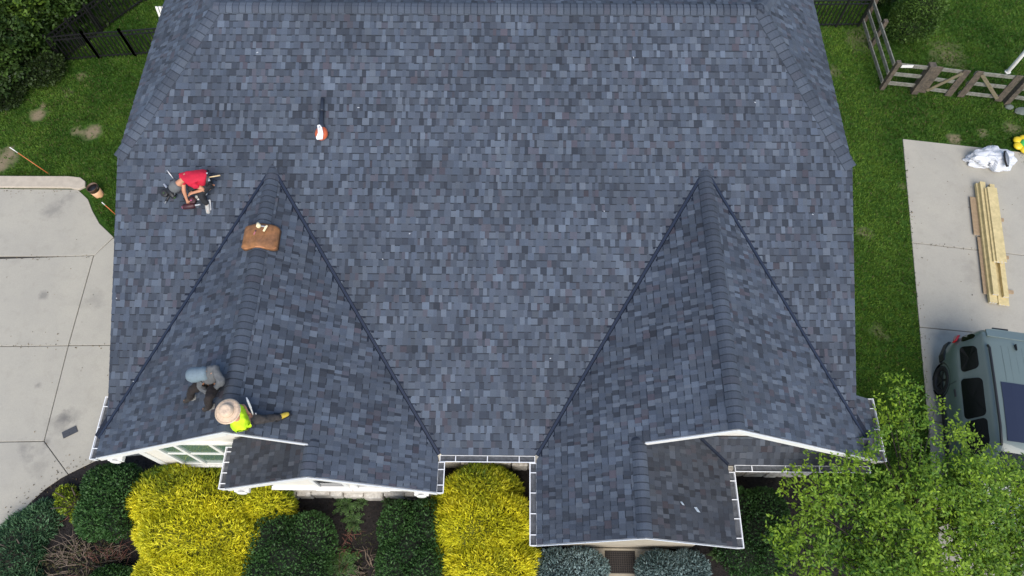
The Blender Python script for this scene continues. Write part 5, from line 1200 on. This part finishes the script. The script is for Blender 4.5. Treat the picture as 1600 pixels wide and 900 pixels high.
# dark woods beyond the fence at the top left
WA, WB = (.016, .040, .007), (.075, .140, .022)
for i, (px, py, h, rr_, lb_, cc) in enumerate(((10, 14, 3.2, .95, 'broad tree with a bright green top in the far top left corner', ((.02, .05, .008), (.15, .25, .03))), (62, 6, 2.4, .72, 'mid-green tree of the woods, second from the left along the top', ((.016, .04, .008), (.07, .14, .02))), (112, -38, 2.2, .7, 'dark tree of the woods along the top edge, next to the diagonal fence', (WA, WB)),
        (4, 66, 2.4, .95, 'dark green tree at the left edge above the white-flowered bush', (WA, WB)), (36, 52, 1.7, .5, 'small dark tree just left of the black fence corner', (WA, (.045, .09, .016))), (-45, 45, 3.6, 1.3, 'dark tree cut by the left edge of the photo', (WA, WB)), (55, -55, 4.0, 1.2, 'tall tree of the woods cut by the top edge of the photo', (WA, (.065, .12, .02))), (-20, 105, 1.7, .9, 'dark low tree at the left edge below the woods', (WA, (.05, .09, .018))))):
    c = at(px, py, h*.5); r_ = random.Random(200+i); cs = []
    for _ in range(40):
        d = Vector((r_.gauss(0, 1), r_.gauss(0, 1), r_.gauss(0, .8))).normalized()*(r_.random()**.35); cs.append((c+Vector((d.x*rr_, d.y*rr_, d.z*h*.46)), r_.uniform(.32, .5)))
    tree('woodland_tree', lb_, (c.x, c.y, 0), 6, cs, 210, .45, .12, .07, cc, 300+i, group='trees of the woods beyond the fence', trunk_h=h*.3, tr=.09)
for i, (px, py, rx, ry, h, lb_) in enumerate(((22, 118, .9, .55, .7, 'dark bush with a few white flowers at the left edge of the lawn'), (62, 112, .6, .5, .6, 'dark bush between white-flowered bush and fence corner'), (0, 150, .55, .5, .5, 'low bush at the left edge under the white flowers'))):
    c = at(px, py, .3); sb = shrub('woodland_bush', lb_, 'bush', [((c.x, c.y, h*.45), (rx, ry, h*.55)), ((c.x+.3, c.y+.2, h*.5), (rx*.6, ry*.7, h*.6))], 5200, .10, .055, ((.012, .026, .008), (.05, .085, .02)), 400+i, upb=.2, rnd=.8, core=(.008, .012, .005), bump=.22, depth=.25, group='bushes along the woods')
    if i == 0:
        m_ = MB()
        for qx, qy in ((6, 107), (16, 108.5), (23, 108), (21, 116), (15, 120), (25, 118)): m_.blob(at(qx, qy, .8), (.05, .05, .03), 1)
        m_.build('flowers', mat('white_petals', (.75, .75, .7), .7), sb)
# dark floor under the trees
n = 9000; r = np.random.default_rng(77); X = r.uniform(-24, -11.5, n); Y = r.uniform(14.2, 24, n)
lim_ = np.maximum(16.1+(X+14.3)*1.33, 14.6+(X+15.6)*-.9); k = (Y > lim_+.1) & (X < -11.6); X, Y = X[k], Y[k]; n = len(X)
V, F, C = leaf_arrays(np.stack([X, Y, r.uniform(.02, .3, n)], 1), r.normal(size=(n, 3))+[0, 0, .3], np.tile([[0, 0, 1.]], (n, 1))+r.normal(size=(n, 3))*.5, r.uniform(.10, .24, n), r.uniform(.05, .1, n), cmix((.012, .022, .007), (.045, .075, .016), r.uniform(0, 1, n)**1.5))
tag(arr_mesh('undergrowth', V, F, C, M_leaf), kind='stuff')
# round evergreen behind the rail fence
c = at(1424, 38, .6); shrub('evergreen_bush', 'round mid-green evergreen bush behind the wooden rail fence at the top right', 'bush', [((c.x, c.y, .65), (.72, .66, .75)), ((c.x+.03, c.y+.06, 1.35), (.6, .55, .7)), ((c.x+.03, c.y+.12, 2.0), (.38, .36, .55))], 17000, .085, .028, ((.030, .075, .014), (.115, .205, .035)), 501, upb=.3, rnd=.6, core=(.012, .02, .007), depth=.2, bump=.14)
c = at(1370, 4, .6); shrub('evergreen_bush', 'dark bush behind the black fence post at the top right', 'bush', [((c.x+.35, c.y+.7, .5), (.6, .55, .6))], 4500, .09, .04, ((.018, .042, .010), (.06, .11, .02)), 502, upb=.3, rnd=.7, core=(.008, .012, .006), depth=.2, bump=.2)
# grass blades over the lawns in view
LAWNS = [[(-18.5, 11.86), (-12.5, 11.86), w2(140, 300), w2(150, 330), w2(178, 368), (-8.6, 9.6), (-8.6, 19.5), (-11.6, 20.5), (-15.5, 15), (-18.5, 15)],
         [(6.9, 20.5), (18.5, 21), (18.5, 12.6), w2(1600, 262), w2(1590, 236), w2(1409, 216), w2(1436, 512), w2(1456, 700), (8.8, 2.2), (7.2, 3.5), (7.0, 10)]]
Vs = []; r = np.random.default_rng(5)
tot = [38000, 62000]; PP = []
for poly, m in zip(LAWNS, tot):
    xs_ = [p[0] for p in poly]; ys_ = [p[1] for p in poly]; X = r.uniform(min(xs_), max(xs_), m*2); Y = r.uniform(min(ys_), max(ys_), m*2); k = inside(poly, X, Y); PP.append(np.stack([X[k], Y[k]], 1)[:m])
XY = np.concatenate(PP); keep = np.ones(len(XY), bool)
for px, py, rd_, kk in DIRT:
    p = at(px, py); d = np.hypot(XY[:, 0]-p.x, XY[:, 1]-p.y); keep &= (d > rd_*.75) | (r.uniform(0, 1, len(XY)) > kk*1.05)
XY = XY[keep]; n = len(XY); P = np.concatenate([XY, np.zeros((n, 1))], 1); Q = np.repeat(P, 3, 0)+np.concatenate([r.normal(size=(n*3, 2))*.02, np.zeros((n*3, 1))], 1); m = len(Q)
A = np.concatenate([r.normal(size=(m, 2))*.55, np.ones((m, 1))], 1); t = np.clip(.5+.45*wob(Q, 1.3, 4)+.35*wob(Q, 5, 6)+r.normal(size=m)*.2, 0, 1)
C = cmix((.030, .088, .010), (.14, .245, .034), t); dry = (r.uniform(0, 1, m) < .05+.10*np.clip(wob(Q, 1.1, 12), 0, 1)); C[dry] = np.array([.14, .13, .055])*r.uniform(.7, 1.2, (dry.sum(), 1))
h = r.uniform(.04, .09, m); A = norm(A); Sd = norm(np.cross(A, r.normal(size=(m, 3)))); wv = r.uniform(.009, .018, m)[:, None]
V = np.stack([Q-Sd*wv, Q+Sd*wv, Q+A*h[:, None]], 1).reshape(-1, 3); F = np.arange(m*3).reshape(-1, 3)
tag(arr_mesh('grass', V, F, np.repeat(C, 3, 0), mat('grass_blade', rough=.6, attr=True, spec=.25, transl=.25)), kind='stuff')

# dead leaves and bits along the edges of the paving
r = np.random.default_rng(31); pts = []
for (x0, y0), (x1, y1), m, sp in ((curve_bot[0], curve_bot[3], 70, .22), (curve_bot[3], curve_bot[6], 70, .22), (w2(0, 300), w2(122, 297), 45, .12), (w2(1410, 222), w2(1452, 690), 90, .10), (w2(0, 405), w2(145, 402), 26, .03), (w2(0, 542), w2(170, 540), 26, .03), (w2(1424, 381), w2(1590, 399), 22, .03), ((-13.2, 5), (-10.6, 10.5), 40, 1.2), ((11, 8), (13, 12.5), 30, .9)):
    t = r.uniform(0, 1, m); pts.append(np.stack([x0+(x1-x0)*t+r.normal(size=m)*sp, y0+(y1-y0)*t+r.normal(size=m)*sp, np.full(m, .046)], 1))
P = np.concatenate(pts); n = len(P); V, F, C = leaf_arrays(P, r.normal(size=(n, 3))*[1, 1, .1], np.tile([[0, 0, 1.]], (n, 1))+r.normal(size=(n, 3))*.25, r.uniform(.02, .055, n), r.uniform(.012, .03, n), cmix((.03, .028, .02), (.20, .14, .07), r.uniform(0, 1, n)**1.6))
tag(arr_mesh('leaf_litter', V, F, C, mat('dead_leaf', rough=.9, attr=True, spec=.2)), kind='stuff')
